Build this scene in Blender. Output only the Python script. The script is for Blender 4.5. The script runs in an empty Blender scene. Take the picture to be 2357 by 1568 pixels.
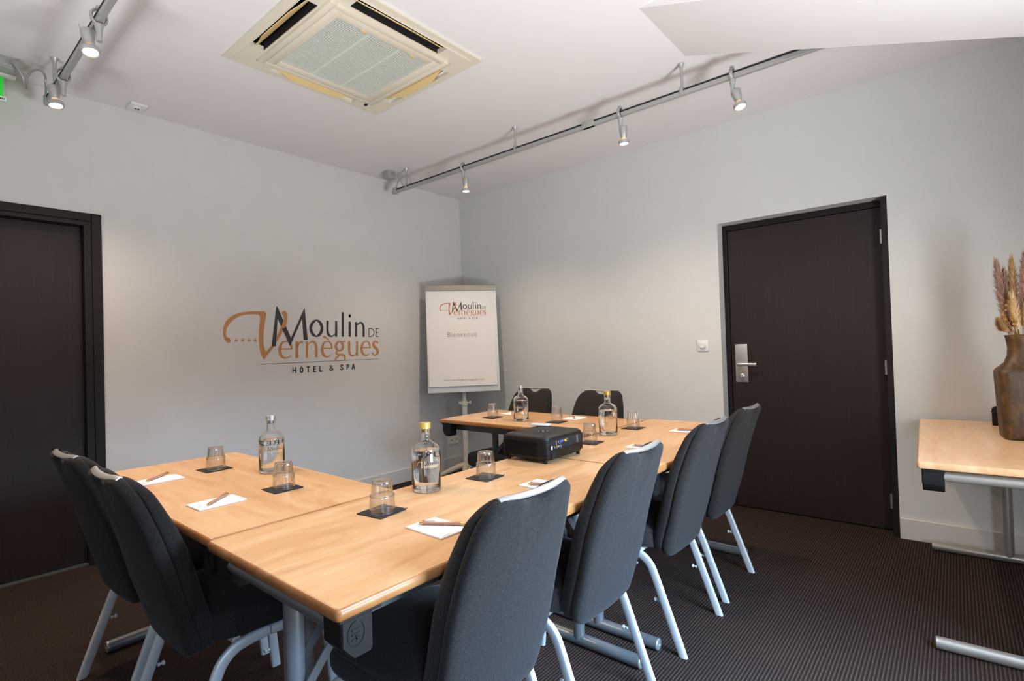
import bpy, bmesh, math, random
from mathutils import Vector, Matrix
from mathutils.geometry import tessellate_polygon

S = bpy.context.scene
COL = S.collection
PI = math.pi
random.seed(7)

# ------------------------------------------------------------------ camera, light, exposure
cd = bpy.data.cameras.new('camera'); cam = bpy.data.objects.new('camera', cd); COL.objects.link(cam)
cd.sensor_width = 36.0; cd.lens = 36.0 * 1215.09 / 2357.0; cd.clip_start = 0.02
R_ = Vector((0.7654, 0.6428, -0.0308)); U_ = Vector((0.0329, 0.0087, 0.9994)); F_ = Vector((-0.6430, 0.7658, 0.0150))
F_.normalize(); R_ = (R_ - F_ * R_.dot(F_)).normalized(); U_ = R_.cross(F_)
m = Matrix.Identity(4)
for i in range(3):
    m[i][0] = R_[i]; m[i][1] = U_[i]; m[i][2] = -F_[i]
m.translation = (4.0187, -3.9776, 1.2268)
cam.matrix_world = m
S.camera = cam

S.view_settings.view_transform = 'Standard'
S.view_settings.look = 'None'
S.view_settings.gamma = 1.0
S.view_settings.use_curve_mapping = False
S.view_settings.exposure = 0.12
S.cycles.use_denoising = True
S.cycles.max_bounces = 10
S.cycles.transmission_bounces = 10
S.cycles.transparent_max_bounces = 12
S.cycles.sample_clamp_indirect = 4.0
S.cycles.caustics_reflective = False
S.cycles.caustics_refractive = False

W = bpy.data.worlds.new('world'); S.world = W; W.use_nodes = True
nt = W.node_tree; bg = nt.nodes['Background']
sky = nt.nodes.new('ShaderNodeTexSky'); sky.sky_type = 'HOSEK_WILKIE'; sky.turbidity = 3.0
sky.sun_direction = (-0.5, 0.5, 0.7)
nt.links.new(sky.outputs[0], bg.inputs[0]); bg.inputs[1].default_value = 0.6

H = 2.831            # ceiling height
XR, YB = 4.95, -5.2  # inner faces of the window wall and of the wall behind the camera

def area(name, loc, target, sx, sy, power, color):
    l = bpy.data.lights.new(name, 'AREA'); l.shape = 'RECTANGLE'; l.size = sx; l.size_y = sy
    l.energy = power; l.color = color
    o = bpy.data.objects.new(name, l); COL.objects.link(o); o.location = loc
    o.rotation_euler = (Vector(target) - Vector(loc)).to_track_quat('-Z', 'Y').to_euler()
    return o
WIN_Y0, WIN_Y1, WIN_Z0, WIN_Z1 = -3.05, -2.05, 0.12, 2.1
wy = (WIN_Y0 + WIN_Y1) / 2
# sky light falling in through the recessed side window, and the sunlit ground outside throwing light up to the ceiling
area('daylight_window_sky', (XR + 0.34, wy, 1.35), (XR - 0.75, wy - 0.05, 0.2), 0.98, 1.35, 120, (0.43, 0.68, 1.0)).data.spread = math.radians(84)
area('daylight_window_haze', (XR + 0.36, wy, 1.2), (3.55, 0, 1.25), 0.98, 1.5, 19, (0.92, 0.97, 1.0)).data.spread = math.radians(100)
W3_Y0, W3_Y1 = -4.95, -4.10
area('daylight_second_window', (XR + 0.34, (W3_Y0 + W3_Y1) / 2, 1.25), (XR - 0.85, -3.45, 0.3), 0.82, 1.35, 12, (0.48, 0.71, 1.0)).data.spread = math.radians(62)
area('daylight_ground_bounce', (XR + 0.30, wy, 0.42), (XR - 0.8, wy + 0.1, 2.25), 0.98, 0.5, 84, (0.95, 0.98, 1.0)).data.spread = math.radians(130)
WB_X0, WB_X1, WB_Z0, WB_Z1 = 1.2, 3.4, 0.35, 2.3
area('back_fill_light', ((WB_X0 + WB_X1) / 2, YB - 0.16, 0.75), ((WB_X0 + WB_X1) / 2, YB + 1.5, 2.75), 2.1, 0.6, 24, (0.97, 0.98, 1.0)).data.spread = math.radians(96)  # fill light added behind the camera to lift the left of the ceiling
SPOT_POWER = 50.0

# ------------------------------------------------------------------ materials
def srgb(r, g, b):
    f = lambda c: (c / 255 / 12.92) if c <= 10.3 else ((c / 255 + 0.055) / 1.055) ** 2.4
    return (f(r), f(g), f(b), 1.0)
class NT:
    def __init__(s, name):
        s.m = bpy.data.materials.new(name); s.m.use_nodes = True
        s.t = s.m.node_tree; s.b = s.t.nodes['Principled BSDF']; s.o = s.t.nodes['Material Output']
    def n(s, typ, **kw):
        x = s.t.nodes.new(typ)
        for k, v in kw.items(): setattr(x, k, v)
        return x
    def l(s, a, b): s.t.links.new(a, b)
    def ramp(s, fac, stops):
        r = s.n('ShaderNodeValToRGB'); s.l(fac, r.inputs[0]); e = r.color_ramp.elements
        e[0].position, e[0].color = stops[0]; e[1].position, e[1].color = stops[-1]
        for p, c in stops[1:-1]:
            q = e.new(p); q.color = c
        return r.outputs[0]
    def coords(s, scale=(1, 1, 1), src='Object'):
        c = s.n('ShaderNodeTexCoord'); mp = s.n('ShaderNodeMapping'); mp.inputs['Scale'].default_value = scale
        s.l(c.outputs[src], mp.inputs[0]); return mp.outputs[0]
    def noise(s, vec, scale, detail=3, rough=0.55, dist=0.0):
        x = s.n('ShaderNodeTexNoise'); x.inputs['Scale'].default_value = scale; x.inputs['Detail'].default_value = detail
        x.inputs['Roughness'].default_value = rough; x.inputs['Distortion'].default_value = dist; s.l(vec, x.inputs['Vector']); return x.outputs['Fac']
    def bump(s, h, strength, dist=0.002):
        x = s.n('ShaderNodeBump'); x.inputs['Strength'].default_value = strength; x.inputs['Distance'].default_value = dist
        s.l(h, x.inputs['Height']); s.l(x.outputs[0], s.b.inputs['Normal'])
def plain(name, col, rough=0.5, metal=0.0, spec=0.5, var=0.0, bump=0.0, bscale=200, coat=0.0):
    k = NT(name); b = k.b
    b.inputs['Roughness'].default_value = rough; b.inputs['Metallic'].default_value = metal
    b.inputs['Specular IOR Level'].default_value = spec
    if coat: b.inputs['Coat Weight'].default_value = coat
    c = srgb(*col)
    b.inputs['Base Color'].default_value = c
    if var or bump:
        v = k.coords()
        if var:
            f = k.noise(v, 6, 4)
            d = tuple(x * (1 - var) for x in c[:3]) + (1,); e = tuple(min(1, x * (1 + var)) for x in c[:3]) + (1,)
            k.l(k.ramp(f, [(0.3, d), (0.7, e)]), b.inputs['Base Color'])
        if bump: k.bump(k.noise(v, bscale, 3), bump)
    return k.m

M = {}
M['wall'] = plain('wall_paint', (208, 206, 204), 0.75, spec=0.3, var=0.015, bump=0.08, bscale=160)
M['wall_r'] = plain('wall_paint_cool', (204, 205, 203), 0.7, spec=0.3, var=0.015, bump=0.08, bscale=160)
M['ceil'] = plain('ceiling_paint', (222, 219, 219), 0.85, spec=0.2, var=0.012, bump=0.05, bscale=120)
M['skirt'] = plain('baseboard_paint', (205, 202, 197), 0.5, spec=0.4)
M['white_plastic'] = plain('white_plastic', (222, 222, 220), 0.35)
M['silver'] = plain('silver_paint', (176, 177, 175), 0.38, metal=0.55)
M['alu'] = plain('brushed_aluminium', (196, 197, 196), 0.32, metal=0.8)
M['leg'] = plain('leg_silver_paint', (204, 208, 211), 0.38, metal=0.3)
M['tube'] = plain('table_tube_grey', (118, 120, 122), 0.36, metal=0.5)
M['tube_light'] = plain('table_tube_silver', (168, 166, 161), 0.34, metal=0.6)
M['rail_grey'] = plain('apron_grey', (92, 92, 92), 0.42, metal=0.4)
M['black_plastic'] = plain('black_plastic', (17, 18, 19), 0.5, spec=0.3, bump=0.05, bscale=500)
M['matt_black'] = plain('matt_black', (20, 20, 20), 0.75, bump=0.1, bscale=600)
M['projector'] = plain('projector_shell', (18, 17, 16), 0.5, spec=0.3, bump=0.06, bscale=700)
M['dark_void'] = plain('dark_recess', (14, 13, 12), 0.8)
M['napkin'] = plain('black_napkin', (34, 31, 31), 0.9, bump=0.4, bscale=260)
M['paper'] = plain('notepad_paper', (238, 236, 238), 0.8)
M['board'] = plain('whiteboard', (222, 226, 228), 0.2)
M['flip_paper'] = plain('flipchart_paper', (226, 224, 221), 0.85, bump=0.02, bscale=30)
M['flip_bar'] = plain('flipchart_bar', (150, 142, 132), 0.4, metal=0.3)
M['flip_pole'] = plain('flipchart_pole', (196, 194, 189), 0.4)
M['flip_base'] = plain('flipchart_base', (172, 164, 150), 0.5)
M['pen_body'] = plain('pen_rose_brown', (168, 124, 100), 0.35)
M['gold'] = plain('gold_metal', (214, 176, 106), 0.25, metal=0.9)
M['cap_gold'] = plain('gold_cap', (212, 178, 92), 0.38, metal=0.5)
M['cap_silver'] = plain('silver_cap', (205, 203, 200), 0.35, metal=0.7)
M['ink_dark'] = plain('print_charcoal', (46, 50, 54), 0.6)
M['ink_orange'] = plain('print_copper', (184, 128, 78), 0.6)
M['ink_cop2'] = plain('print_copper_paper', (190, 120, 92), 0.7)
M['ink_grey'] = plain('print_grey', (126, 126, 124), 0.7)
M['ink_lgrey'] = plain('print_light_grey', (176, 168, 164), 0.7)
M['ink_cream'] = plain('print_cream', (222, 190, 140), 0.6)
M['ac'] = plain('cassette_plastic', (214, 206, 190), 0.45)
M['ac_slat'] = plain('cassette_grille', (208, 212, 202), 0.5)
M['louver'] = plain('yellowed_louver', (216, 190, 132), 0.45)
M['yellow'] = plain('yellow_plastic', (214, 186, 50), 0.4)
M['blue'] = plain('blue_plastic', (40, 80, 200), 0.4)
M['clear_bumper'] = plain('clear_bumper', (205, 210, 212), 0.2)
M['box_grey'] = plain('junction_grey', (158, 158, 154), 0.5)

def mk_door():
    k = NT('dark_wenge_laminate'); v = k.coords((9, 9, 0.35))
    f = k.noise(v, 9, 5, 0.6)
    k.l(k.ramp(f, [(0.3, srgb(34, 25, 24)), (0.7, srgb(43, 32, 30))]), k.b.inputs['Base Color'])
    k.b.inputs['Roughness'].default_value = 0.5; k.b.inputs['Specular IOR Level'].default_value = 0.32; k.bump(f, 0.06); return k.m
M['door'] = mk_door()
M['door_frame'] = plain('door_frame_black', (28, 22, 20), 0.5, spec=0.25, var=0.1)

def mk_wood(name, c0, c1, c2, rough=0.32):
    k = NT(name); v = k.coords((0.7, 5, 5)); n1 = k.noise(v, 2.0, 4, 0.55, 0.8)
    v2 = k.coords((2.2, 60, 60)); n2 = k.noise(v2, 3.0, 3, 0.6, 0.3)
    v3 = k.coords((0.8, 2.6, 2.6)); n3 = k.noise(v3, 1.6, 3, 0.5, 2.5)
    w = k.n('ShaderNodeMath', operation='MULTIPLY'); k.l(n3, w.inputs[0]); w.inputs[1].default_value = 26.0
    sn = k.n('ShaderNodeMath', operation='SINE'); k.l(w.outputs[0], sn.inputs[0])
    c = k.n('ShaderNodeMath', operation='MULTIPLY_ADD'); k.l(sn.outputs[0], c.inputs[0]); c.inputs[1].default_value = 0.065
    a = k.n('ShaderNodeMath', operation='MULTIPLY_ADD'); k.l(n2, a.inputs[0]); a.inputs[1].default_value = 0.28; k.l(n1, a.inputs[2]); k.l(a.outputs[0], c.inputs[2])
    k.l(k.ramp(c.outputs[0], [(0.42, c0), (0.62, c1), (0.86, c2)]), k.b.inputs['Base Color'])
    k.b.inputs['Roughness'].default_value = rough; k.bump(n2, 0.02, 0.001); return k.m
M['beech'] = mk_wood('beech_laminate', srgb(192, 144, 98), srgb(203, 158, 112), srgb(213, 174, 131))
M['beech_pale'] = mk_wood('beech_laminate_pale', srgb(214, 172, 132), srgb(222, 184, 146), srgb(230, 196, 162))
M['beech_edge'] = mk_wood('beech_solid_edge', srgb(136, 86, 44), srgb(156, 102, 56), srgb(172, 120, 72), 0.3)
M['beech_edge_pale'] = mk_wood('beech_solid_edge_pale', srgb(186, 144, 106), srgb(198, 158, 120), srgb(208, 172, 136), 0.3)

def mk_carpet():
    k = NT('ribbed_carpet'); v = k.coords((1, 1, 1))
    w = k.n('ShaderNodeTexWave', wave_type='BANDS', bands_direction='X'); k.l(v, w.inputs['Vector'])
    w.inputs['Scale'].default_value = 25.0; w.inputs['Distortion'].default_value = 0.5; w.inputs['Detail'].default_value = 2; w.inputs['Detail Scale'].default_value = 20
    v2 = k.coords((190, 150, 110)); n = k.noise(v2, 1.0, 3, 0.8)
    v3 = k.coords((0.9, 0.9, 1)); n3 = k.noise(v3, 2.0, 3)
    a = k.n('ShaderNodeMath', operation='MULTIPLY'); k.l(w.outputs['Fac'], a.inputs[0]); k.l(n, a.inputs[1])
    c = k.ramp(a.outputs[0], [(0.02, srgb(34, 26, 23)), (0.28, srgb(45, 35, 31)), (0.42, srgb(56, 43, 38)), (0.60, srgb(90, 73, 65))])
    k.l(c, k.b.inputs['Base Color'])
    k.b.inputs['Roughness'].default_value = 0.95; k.b.inputs['Specular IOR Level'].default_value = 0.1
    k.bump(a.outputs[0], 0.8, 0.004); return k.m
M['carpet'] = mk_carpet()

def mk_fabric():
    k = NT('charcoal_wool_fabric'); v = k.coords((1, 1, 1)); n = k.noise(v, 520, 2, 0.7); n2 = k.noise(v, 300, 2, 0.6)
    k.l(k.ramp(n, [(0.3, srgb(22, 20, 19)), (0.55, srgb(40, 38, 37)), (0.75, srgb(66, 65, 65))]), k.b.inputs['Base Color'])
    k.b.inputs['Roughness'].default_value = 0.95; k.b.inputs['Specular IOR Level'].default_value = 0.15
    k.b.inputs['Sheen Weight'].default_value = 0.06; k.b.inputs['Sheen Roughness'].default_value = 0.5
    k.bump(n2, 0.3, 0.001); return k.m
M['fabric'] = mk_fabric()
M['fabric_dark'] = plain('dark_chair_fabric', (34, 31, 29), 0.95, spec=0.15, bump=0.3, bscale=300)

def mk_glass(name, rough=0.0, col=(1, 1, 1, 1), ior=1.45):
    k = NT(name); b = k.b
    b.inputs['Transmission Weight'].default_value = 1.0; b.inputs['Roughness'].default_value = rough
    b.inputs['IOR'].default_value = ior; b.inputs['Base Color'].default_value = col
    return k.m
M['glass'] = mk_glass('bottle_glass', col=(0.98, 0.99, 0.985, 1))
M['water'] = mk_glass('water', ior=1.33)
def mk_thin(name, tint=0.965, edge=0.95, rough=0.15, solid=0.0):
    k = NT(name)
    tr = k.n('ShaderNodeBsdfTransparent'); tr.inputs[0].default_value = (tint, tint, tint * 0.997, 1)
    g1 = k.n('ShaderNodeBsdfGlossy'); g1.inputs['Roughness'].default_value = 0.02
    g2 = k.n('ShaderNodeBsdfGlossy'); g2.inputs['Roughness'].default_value = rough
    lw = k.n('ShaderNodeLayerWeight'); pw = k.n('ShaderNodeMath', operation='POWER'); k.l(lw.outputs['Facing'], pw.inputs[0]); pw.inputs[1].default_value = 2.2
    ml = k.n('ShaderNodeMath', operation='MULTIPLY'); k.l(pw.outputs[0], ml.inputs[0]); ml.inputs[1].default_value = edge
    m1 = k.n('ShaderNodeMixShader'); m1.inputs[0].default_value = 0.08; k.l(tr.outputs[0], m1.inputs[1]); k.l(g1.outputs[0], m1.inputs[2])
    m2 = k.n('ShaderNodeMixShader'); k.l(ml.outputs[0], m2.inputs[0]); k.l(m1.outputs[0], m2.inputs[1]); k.l(g2.outputs[0], m2.inputs[2])
    k.l(m2.outputs[0], k.o.inputs[0])
    if solid:
        gb = k.n('ShaderNodeBsdfGlass'); gb.inputs['IOR'].default_value = 1.42; m3 = k.n('ShaderNodeMixShader'); m3.inputs[0].default_value = solid
        k.l(m2.outputs[0], m3.inputs[1]); k.l(gb.outputs[0], m3.inputs[2]); k.l(m3.outputs[0], k.o.inputs[0])
    return k.m
M['thin_glass'] = mk_thin('tumbler_glass')
M['tumbler'] = mk_thin('tumbler_solid_glass', 0.985, 0.8, 0.10, 0.04)
def mk_emit(name, col, s):
    k = NT(name); k.b.inputs['Emission Color'].default_value = col; k.b.inputs['Emission Strength'].default_value = s
    k.b.inputs['Base Color'].default_value = col; return k.m
M['rim_glass'] = mk_glass('rim_glass', ior=1.5)
M['bulb'] = mk_emit('halogen_face', (1.0, 0.80, 0.55, 1), 28.0)
M['bulb_glass'] = mk_emit('halogen_reflector', (1.0, 0.62, 0.35, 1), 0.35)
M['exit_green'] = mk_emit('exit_green', srgb(0, 150, 30), 1.3)
def mk_vase():
    k = NT('aged_brown_wood'); v = k.coords((14, 14, 2.5)); n = k.noise(v, 3.0, 6, 0.7, 0.4); v2 = k.coords((2, 2, 2)); n2 = k.noise(v2, 7, 5, 0.7)
    a = k.n('ShaderNodeMath', operation='MULTIPLY'); k.l(n, a.inputs[0]); k.l(n2, a.inputs[1])
    k.l(k.ramp(a.outputs[0], [(0.14, srgb(46, 30, 14)), (0.27, srgb(80, 54, 24)), (0.42, srgb(116, 80, 42))]), k.b.inputs['Base Color'])
    k.b.inputs['Roughness'].default_value = 0.55; k.bump(n, 0.25, 0.003); return k.m
M['vase'] = mk_vase()
M['plume_mauve'] = plain('plume_mauve', (160, 128, 112), 1.0, spec=0.05, var=0.2)
M['plume_tan'] = plain('plume_tan', (178, 142, 100), 1.0, spec=0.05, var=0.2)
M['plume_cream'] = plain('plume_cream', (222, 192, 146), 1.0, spec=0.05, var=0.15)
M['berry'] = plain('dried_berry', (168, 116, 54), 0.7)

# ------------------------------------------------------------------ mesh helpers
def bm_(): return bmesh.new()
def bx(bm, x0, x1, y0, y1, z0, z1, bev=0.0, seg=2, mi=0, mat=None):
    g = bmesh.ops.create_cube(bm, size=1.0); vs = g['verts']
    for v in vs:
        v.co = Vector(((x0 + x1) / 2 + v.co.x * (x1 - x0), (y0 + y1) / 2 + v.co.y * (y1 - y0), (z0 + z1) / 2 + v.co.z * (z1 - z0)))
        if mat: v.co = mat @ v.co
    fs = set(f for v in vs for f in v.link_faces)
    if mi:
        for f in fs: f.material_index = mi
    if bev:
        es = list(set(e for v in vs for e in v.link_edges))
        bmesh.ops.bevel(bm, geom=es, offset=bev, segments=seg, affect='EDGES', profile=0.5)
def smooth_path(pts, n=6):
    P = [Vector(p) for p in pts]; out = []
    for i in range(len(P) - 1):
        a = P[i - 1] if i else P[0] * 2 - P[1]; b, c = P[i], P[i + 1]; d = P[i + 2] if i + 2 < len(P) else P[-1] * 2 - P[-2]
        for k in range(n):
            t = k / n
            out.append(0.5 * ((2 * b) + (c - a) * t + (2 * a - 5 * b + 4 * c - d) * t * t + (3 * b - a - 3 * c + d) * t ** 3))
    out.append(P[-1]); return out
def tube(bm, pts, r, n=10, prof=None, up=None, cap=True, radii=None, mi=0):
    P = [Vector(p) for p in pts]; rings = []; N = None
    if prof is None: prof = [(math.cos(2 * PI * k / n), math.sin(2 * PI * k / n)) for k in range(n)]
    n = len(prof)
    for i, p in enumerate(P):
        T = (P[min(i + 1, len(P) - 1)] - P[max(i - 1, 0)]).normalized()
        if up is not None: N = (Vector(up) - T * Vector(up).dot(T)).normalized()
        elif N is None: N = T.orthogonal().normalized()
        else: N = (N - T * N.dot(T)).normalized()
        B = T.cross(N); q = radii[i] if radii else r
        rings.append([bm.verts.new(p + (N * a + B * b) * q) for a, b in prof])
    for i in range(len(rings) - 1):
        for k in range(n):
            f = bm.faces.new((rings[i][k], rings[i][(k + 1) % n], rings[i + 1][(k + 1) % n], rings[i + 1][k])); f.material_index = mi
    if cap:
        f = bm.faces.new(list(reversed(rings[0]))); f.material_index = mi; f = bm.faces.new(rings[-1]); f.material_index = mi
def lathe(bm, prof, n=24, mat=None, mi=0, shape=None):
    rings = []
    for r, z in prof:
        if r < 1e-6:
            v = bm.verts.new((0, 0, z)); rings.append([v])
        else:
            rings.append([bm.verts.new((r * math.cos(2 * PI * k / n) * (shape(k / n, r, z) if shape else 1), r * math.sin(2 * PI * k / n) * (shape(k / n, r, z) if shape else 1), z)) for k in range(n)])
    if mat:
        for rg in rings:
            for v in rg: v.co = mat @ v.co
    for a, b in zip(rings, rings[1:]):
        for k in range(n):
            if len(a) == 1 and len(b) == 1: break
            if len(a) == 1: f = bm.faces.new((a[0], b[k], b[(k + 1) % n]))
            elif len(b) == 1: f = bm.faces.new((a[k], a[(k + 1) % n], b[0]))
            else: f = bm.faces.new((a[k], a[(k + 1) % n], b[(k + 1) % n], b[k]))
            f.material_index = mi
def poly_fill(bm, pts, place, mi=0):
    t = tessellate_polygon([[Vector((p[0], p[1], 0)) for p in pts]])
    vs = [bm.verts.new(place(p[0], p[1])) for p in pts]
    for tri in t:
        try: f = bm.faces.new([vs[i] for i in tri]); f.material_index = mi
        except ValueError: pass
def ribbon(bm, pts, place, mi=0, n=5, smooth=True):
    P = [Vector(p) for p in pts]
    if smooth and len(P) > 2: P = smooth_path(P, n)
    prev = None
    for i, p in enumerate(P):
        d = (P[min(i + 1, len(P) - 1)] - P[max(i - 1, 0)]); d.z = 0
        if d.length < 1e-9: d = Vector((1, 0, 0))
        d.normalize(); nx, ny = -d.y * p.z / 2, d.x * p.z / 2
        pr = (bm.verts.new(place(p.x + nx, p.y + ny)), bm.verts.new(place(p.x - nx, p.y - ny)))
        if prev:
            f = bm.faces.new((prev[0], prev[1], pr[1], pr[0])); f.material_index = mi
        prev = pr
def prism(bm, poly, axis, a, b, mi=0):
    """extrude a 2-d outline (list of pairs) along an axis from a to b"""
    def pt(p, t): return {'x': (t, p[0], p[1]), 'y': (p[0], t, p[1]), 'z': (p[0], p[1], t)}[axis]
    A = [bm.verts.new(pt(p, a)) for p in poly]; B = [bm.verts.new(pt(p, b)) for p in poly]
    fs = [bm.faces.new(A), bm.faces.new(list(reversed(B)))]
    for i in range(len(poly)):
        j = (i + 1) % len(poly); fs.append(bm.faces.new((A[j], A[i], B[i], B[j])))
    for f in fs: f.material_index = mi
def pillow(bm, outline, rings, centre, place):
    """outline: closed 2-d loop; rings: (scale, depth); place(u, v, depth) -> 3-d point"""
    R = []
    for s, d in rings:
        R.append([bm.verts.new(place(centre[0] + (u - centre[0]) * s, centre[1] + (v - centre[1]) * s, d)) for u, v in outline])
    n = len(outline)
    for a, b in zip(R, R[1:]):
        for k in range(n): bm.faces.new((a[k], a[(k + 1) % n], b[(k + 1) % n], b[k]))
    for rg, d in ((R[0], rings[0][1]), (R[-1], rings[-1][1])):
        c = bm.verts.new(place(centre[0], centre[1], d))
        for k in range(n):
            bm.faces.new((rg[k], rg[(k + 1) % n], c))
def finish(bm, sharp=35):
    bmesh.ops.recalc_face_normals(bm, faces=bm.faces)
    me = bpy.data.meshes.new('m'); bm.to_mesh(me); bm.free()
    if sharp:
        for p in me.polygons: p.use_smooth = True
        me.set_sharp_from_angle(angle=math.radians(sharp))
    return me
def ob(name, bm, mat, parent=None, sharp=35, loc=None):
    me = finish(bm, sharp) if not isinstance(bm, bpy.types.Mesh) else bm
    me.name = name
    if not me.materials:
        for q in (mat if isinstance(mat, (list, tuple)) else [mat]): me.materials.append(M[q])
    o = bpy.data.objects.new(name, me); COL.objects.link(o)
    if parent: o.parent = parent
    if loc: o.location = loc
    return o
def thing(name, label, cat, loc=(0, 0, 0), rz=0.0, group=None):
    o = bpy.data.objects.new(name, None); COL.objects.link(o); o.empty_display_size = 0.1
    o.location = loc; o.rotation_euler = (0, 0, rz); o['label'] = label; o['category'] = cat
    if group: o['group'] = group
    return o
def tag(o, label, cat, group=None):
    o['label'] = label; o['category'] = cat
    if group: o['group'] = group
    return o
def struct(name, bm, mat, parent=None, sharp=35, label=None):
    o = ob(name, bm, mat, parent, sharp)
    if not parent: o['kind'] = 'structure'
    if label: o['label'] = label
    return o
def dup(root, loc, rz, label, group=None):
    r = root.copy(); COL.objects.link(r); r.location = loc; r.rotation_euler = (0, 0, rz); r['label'] = label
    if group: r['group'] = group
    for ch in list(root.children):
        c = ch.copy(); COL.objects.link(c); c.parent = r
        for g in list(ch.children):
            d = g.copy(); COL.objects.link(d); d.parent = c
    return r
def text_mesh(body, size, align='CENTER', spacing=1.0, place=None, bold=0.0):
    cu = bpy.data.curves.new('t', 'FONT'); cu.body = body; cu.size = size; cu.align_x = align; cu.space_character = spacing
    cu.offset = bold
    o = bpy.data.objects.new('t', cu); COL.objects.link(o)
    dg = bpy.context.evaluated_depsgraph_get(); me = bpy.data.meshes.new_from_object(o.evaluated_get(dg))
    bpy.data.objects.remove(o); bpy.data.curves.remove(cu)
    if place:
        for v in me.vertices: v.co = place(v.co.x, v.co.y)
    return me

# ------------------------------------------------------------------ room shell
def wall_boxes(bm, segs):
    for s in segs: bx(bm, *s)
AC = (1.580, -2.325)
b = bm_(); bx(b, -0.6, XR + 0.6, YB - 0.6, 0.6, -0.1, 0.0); struct('floor', b, 'carpet', sharp=0)
b = bm_(); q = 0.43; T = H + 0.25
wall_boxes(b, [(-0.3, AC[0] - q, YB - 0.3, 0.3, H, T), (AC[0] + q, XR + 0.45, YB - 0.3, 0.3, H, T),
               (AC[0] - q, AC[0] + q, YB - 0.3, AC[1] - q, H, T), (AC[0] - q, AC[0] + q, AC[1] + q, 0.3, H, T)])
struct('ceiling', b, 'ceil', sharp=0)
DL0, DL1, DLT = -4.075, -3.152, 2.085      # left doorway (y from, y to, top)
b = bm_()
wall_boxes(b, [(-0.3, 0, DL1, 0.3, 0, H), (-0.3, 0, YB - 0.3, DL0, 0, H), (-0.3, 0, DL0, DL1, DLT, H)])
struct('wall_left', b, 'wall', sharp=0)
DR0, DR1, DRT = 2.695, 3.722, 2.10         # right doorway (x from, x to, top)
b = bm_()
wall_boxes(b, [(0, DR0, 0, 0.3, 0, H), (DR1, XR + 0.4, 0, 0.3, 0, H), (DR0, DR1, 0, 0.3, DRT, H)])
struct('wall_right', b, 'wall_r', sharp=0)
b = bm_()
wall_boxes(b, [(XR, XR + 0.45, YB - 0.3, W3_Y0, 0, H), (XR, XR + 0.45, W3_Y1, WIN_Y0, 0, H), (XR, XR + 0.45, W3_Y0, W3_Y1, 0, WIN_Z0), (XR, XR + 0.45, W3_Y0, W3_Y1, WIN_Z1, H), (XR, XR + 0.45, WIN_Y1, 0.0, 0, H), (XR, XR + 0.45, WIN_Y0, WIN_Y1, 0, WIN_Z0), (XR, XR + 0.45, WIN_Y0, WIN_Y1, WIN_Z1, H)])
struct('wall_window', b, 'wall', sharp=0)
b = bm_()
wall_boxes(b, [(0, WB_X0, YB - 0.3, YB, 0, H), (WB_X1, XR, YB - 0.3, YB, 0, H), (WB_X0, WB_X1, YB - 0.3, YB, 0, WB_Z0), (WB_X0, WB_X1, YB - 0.3, YB, WB_Z1, H)])
struct('wall_back', b, 'wall', sharp=0)
def window(name, axis, c, a0, a1, z0, z1, out):
    b = bm_(); w = 0.05
    def B(p0, p1, q0, q1):
        lo, hi = sorted((c, c + out * 0.045))
        if axis == 'x': bx(b, lo, hi, p0, p1, q0, q1)
        else: bx(b, p0, p1, lo, hi, q0, q1)
    B(a0, a0 + w, z0, z1); B(a1 - w, a1, z0, z1); B(a0 + w, a1 - w, z0, z0 + w); B(a0 + w, a1 - w, z1 - w, z1)
    mid = (a0 + a1) / 2; B(mid - 0.03, mid + 0.03, z0 + w, z1 - w)
    f = struct(name, b, 'white_plastic')
    for p0, p1 in ((a0 + w, mid - 0.03), (mid + 0.03, a1 - w)):
        b = bm_(); k = c + out * 0.022
        if axis == 'x': bx(b, k - 0.003, k + 0.003, p0, p1, z0 + w, z1 - w)
        else: bx(b, p0, p1, k - 0.003, k + 0.003, z0 + w, z1 - w)
        struct('pane', b, 'thin_glass', f)
window('window_1', 'x', XR + 0.405, WIN_Y0, WIN_Y1, WIN_Z0, WIN_Z1, 1)
window('window_3', 'x', XR + 0.405, W3_Y0, W3_Y1, WIN_Z0, WIN_Z1, 1)
window('added_fill_window', 'y', YB - 0.205, WB_X0, WB_X1, WB_Z0, WB_Z1, -1)  # opening added in the unseen back wall to let in fill light

# sloping boxed soffit hanging under the ceiling
b = bm_(); prism(b, [(2.916, H + 0.01), (XR + 0.01, H + 0.01), (XR + 0.01, H - (XR - 2.916) * 0.327), (2.916, H - 0.001)], 'y', -1.647, -1.083)
struct('trim_1', b, 'ceil', sharp=0)
b = bm_(); bx(b, -0.001, 0.0012, -3.1565, -3.152, 2.13, 2.56); struct('trim_2', b, 'wall', sharp=0)

# baseboards
BH, BT = 0.126, 0.015
def board(name, segs):
    b = bm_()
    for s in segs: bx(b, *s, bev=0.003, seg=1)
    struct(name, b, 'skirt')
board('baseboard_left', [(0, BT, -3.105, 0, 0, BH), (0, BT, YB, -4.125, 0, BH)])
board('baseboard_right', [(BT, DR0, -BT, 0, 0, BH)])
board('baseboard_far_right', [(DR1 + 0.001, XR, -BT, 0, 0, BH)])
board('baseboard_back', [(BT, XR, YB, YB + BT, 0, BH)])

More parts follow.
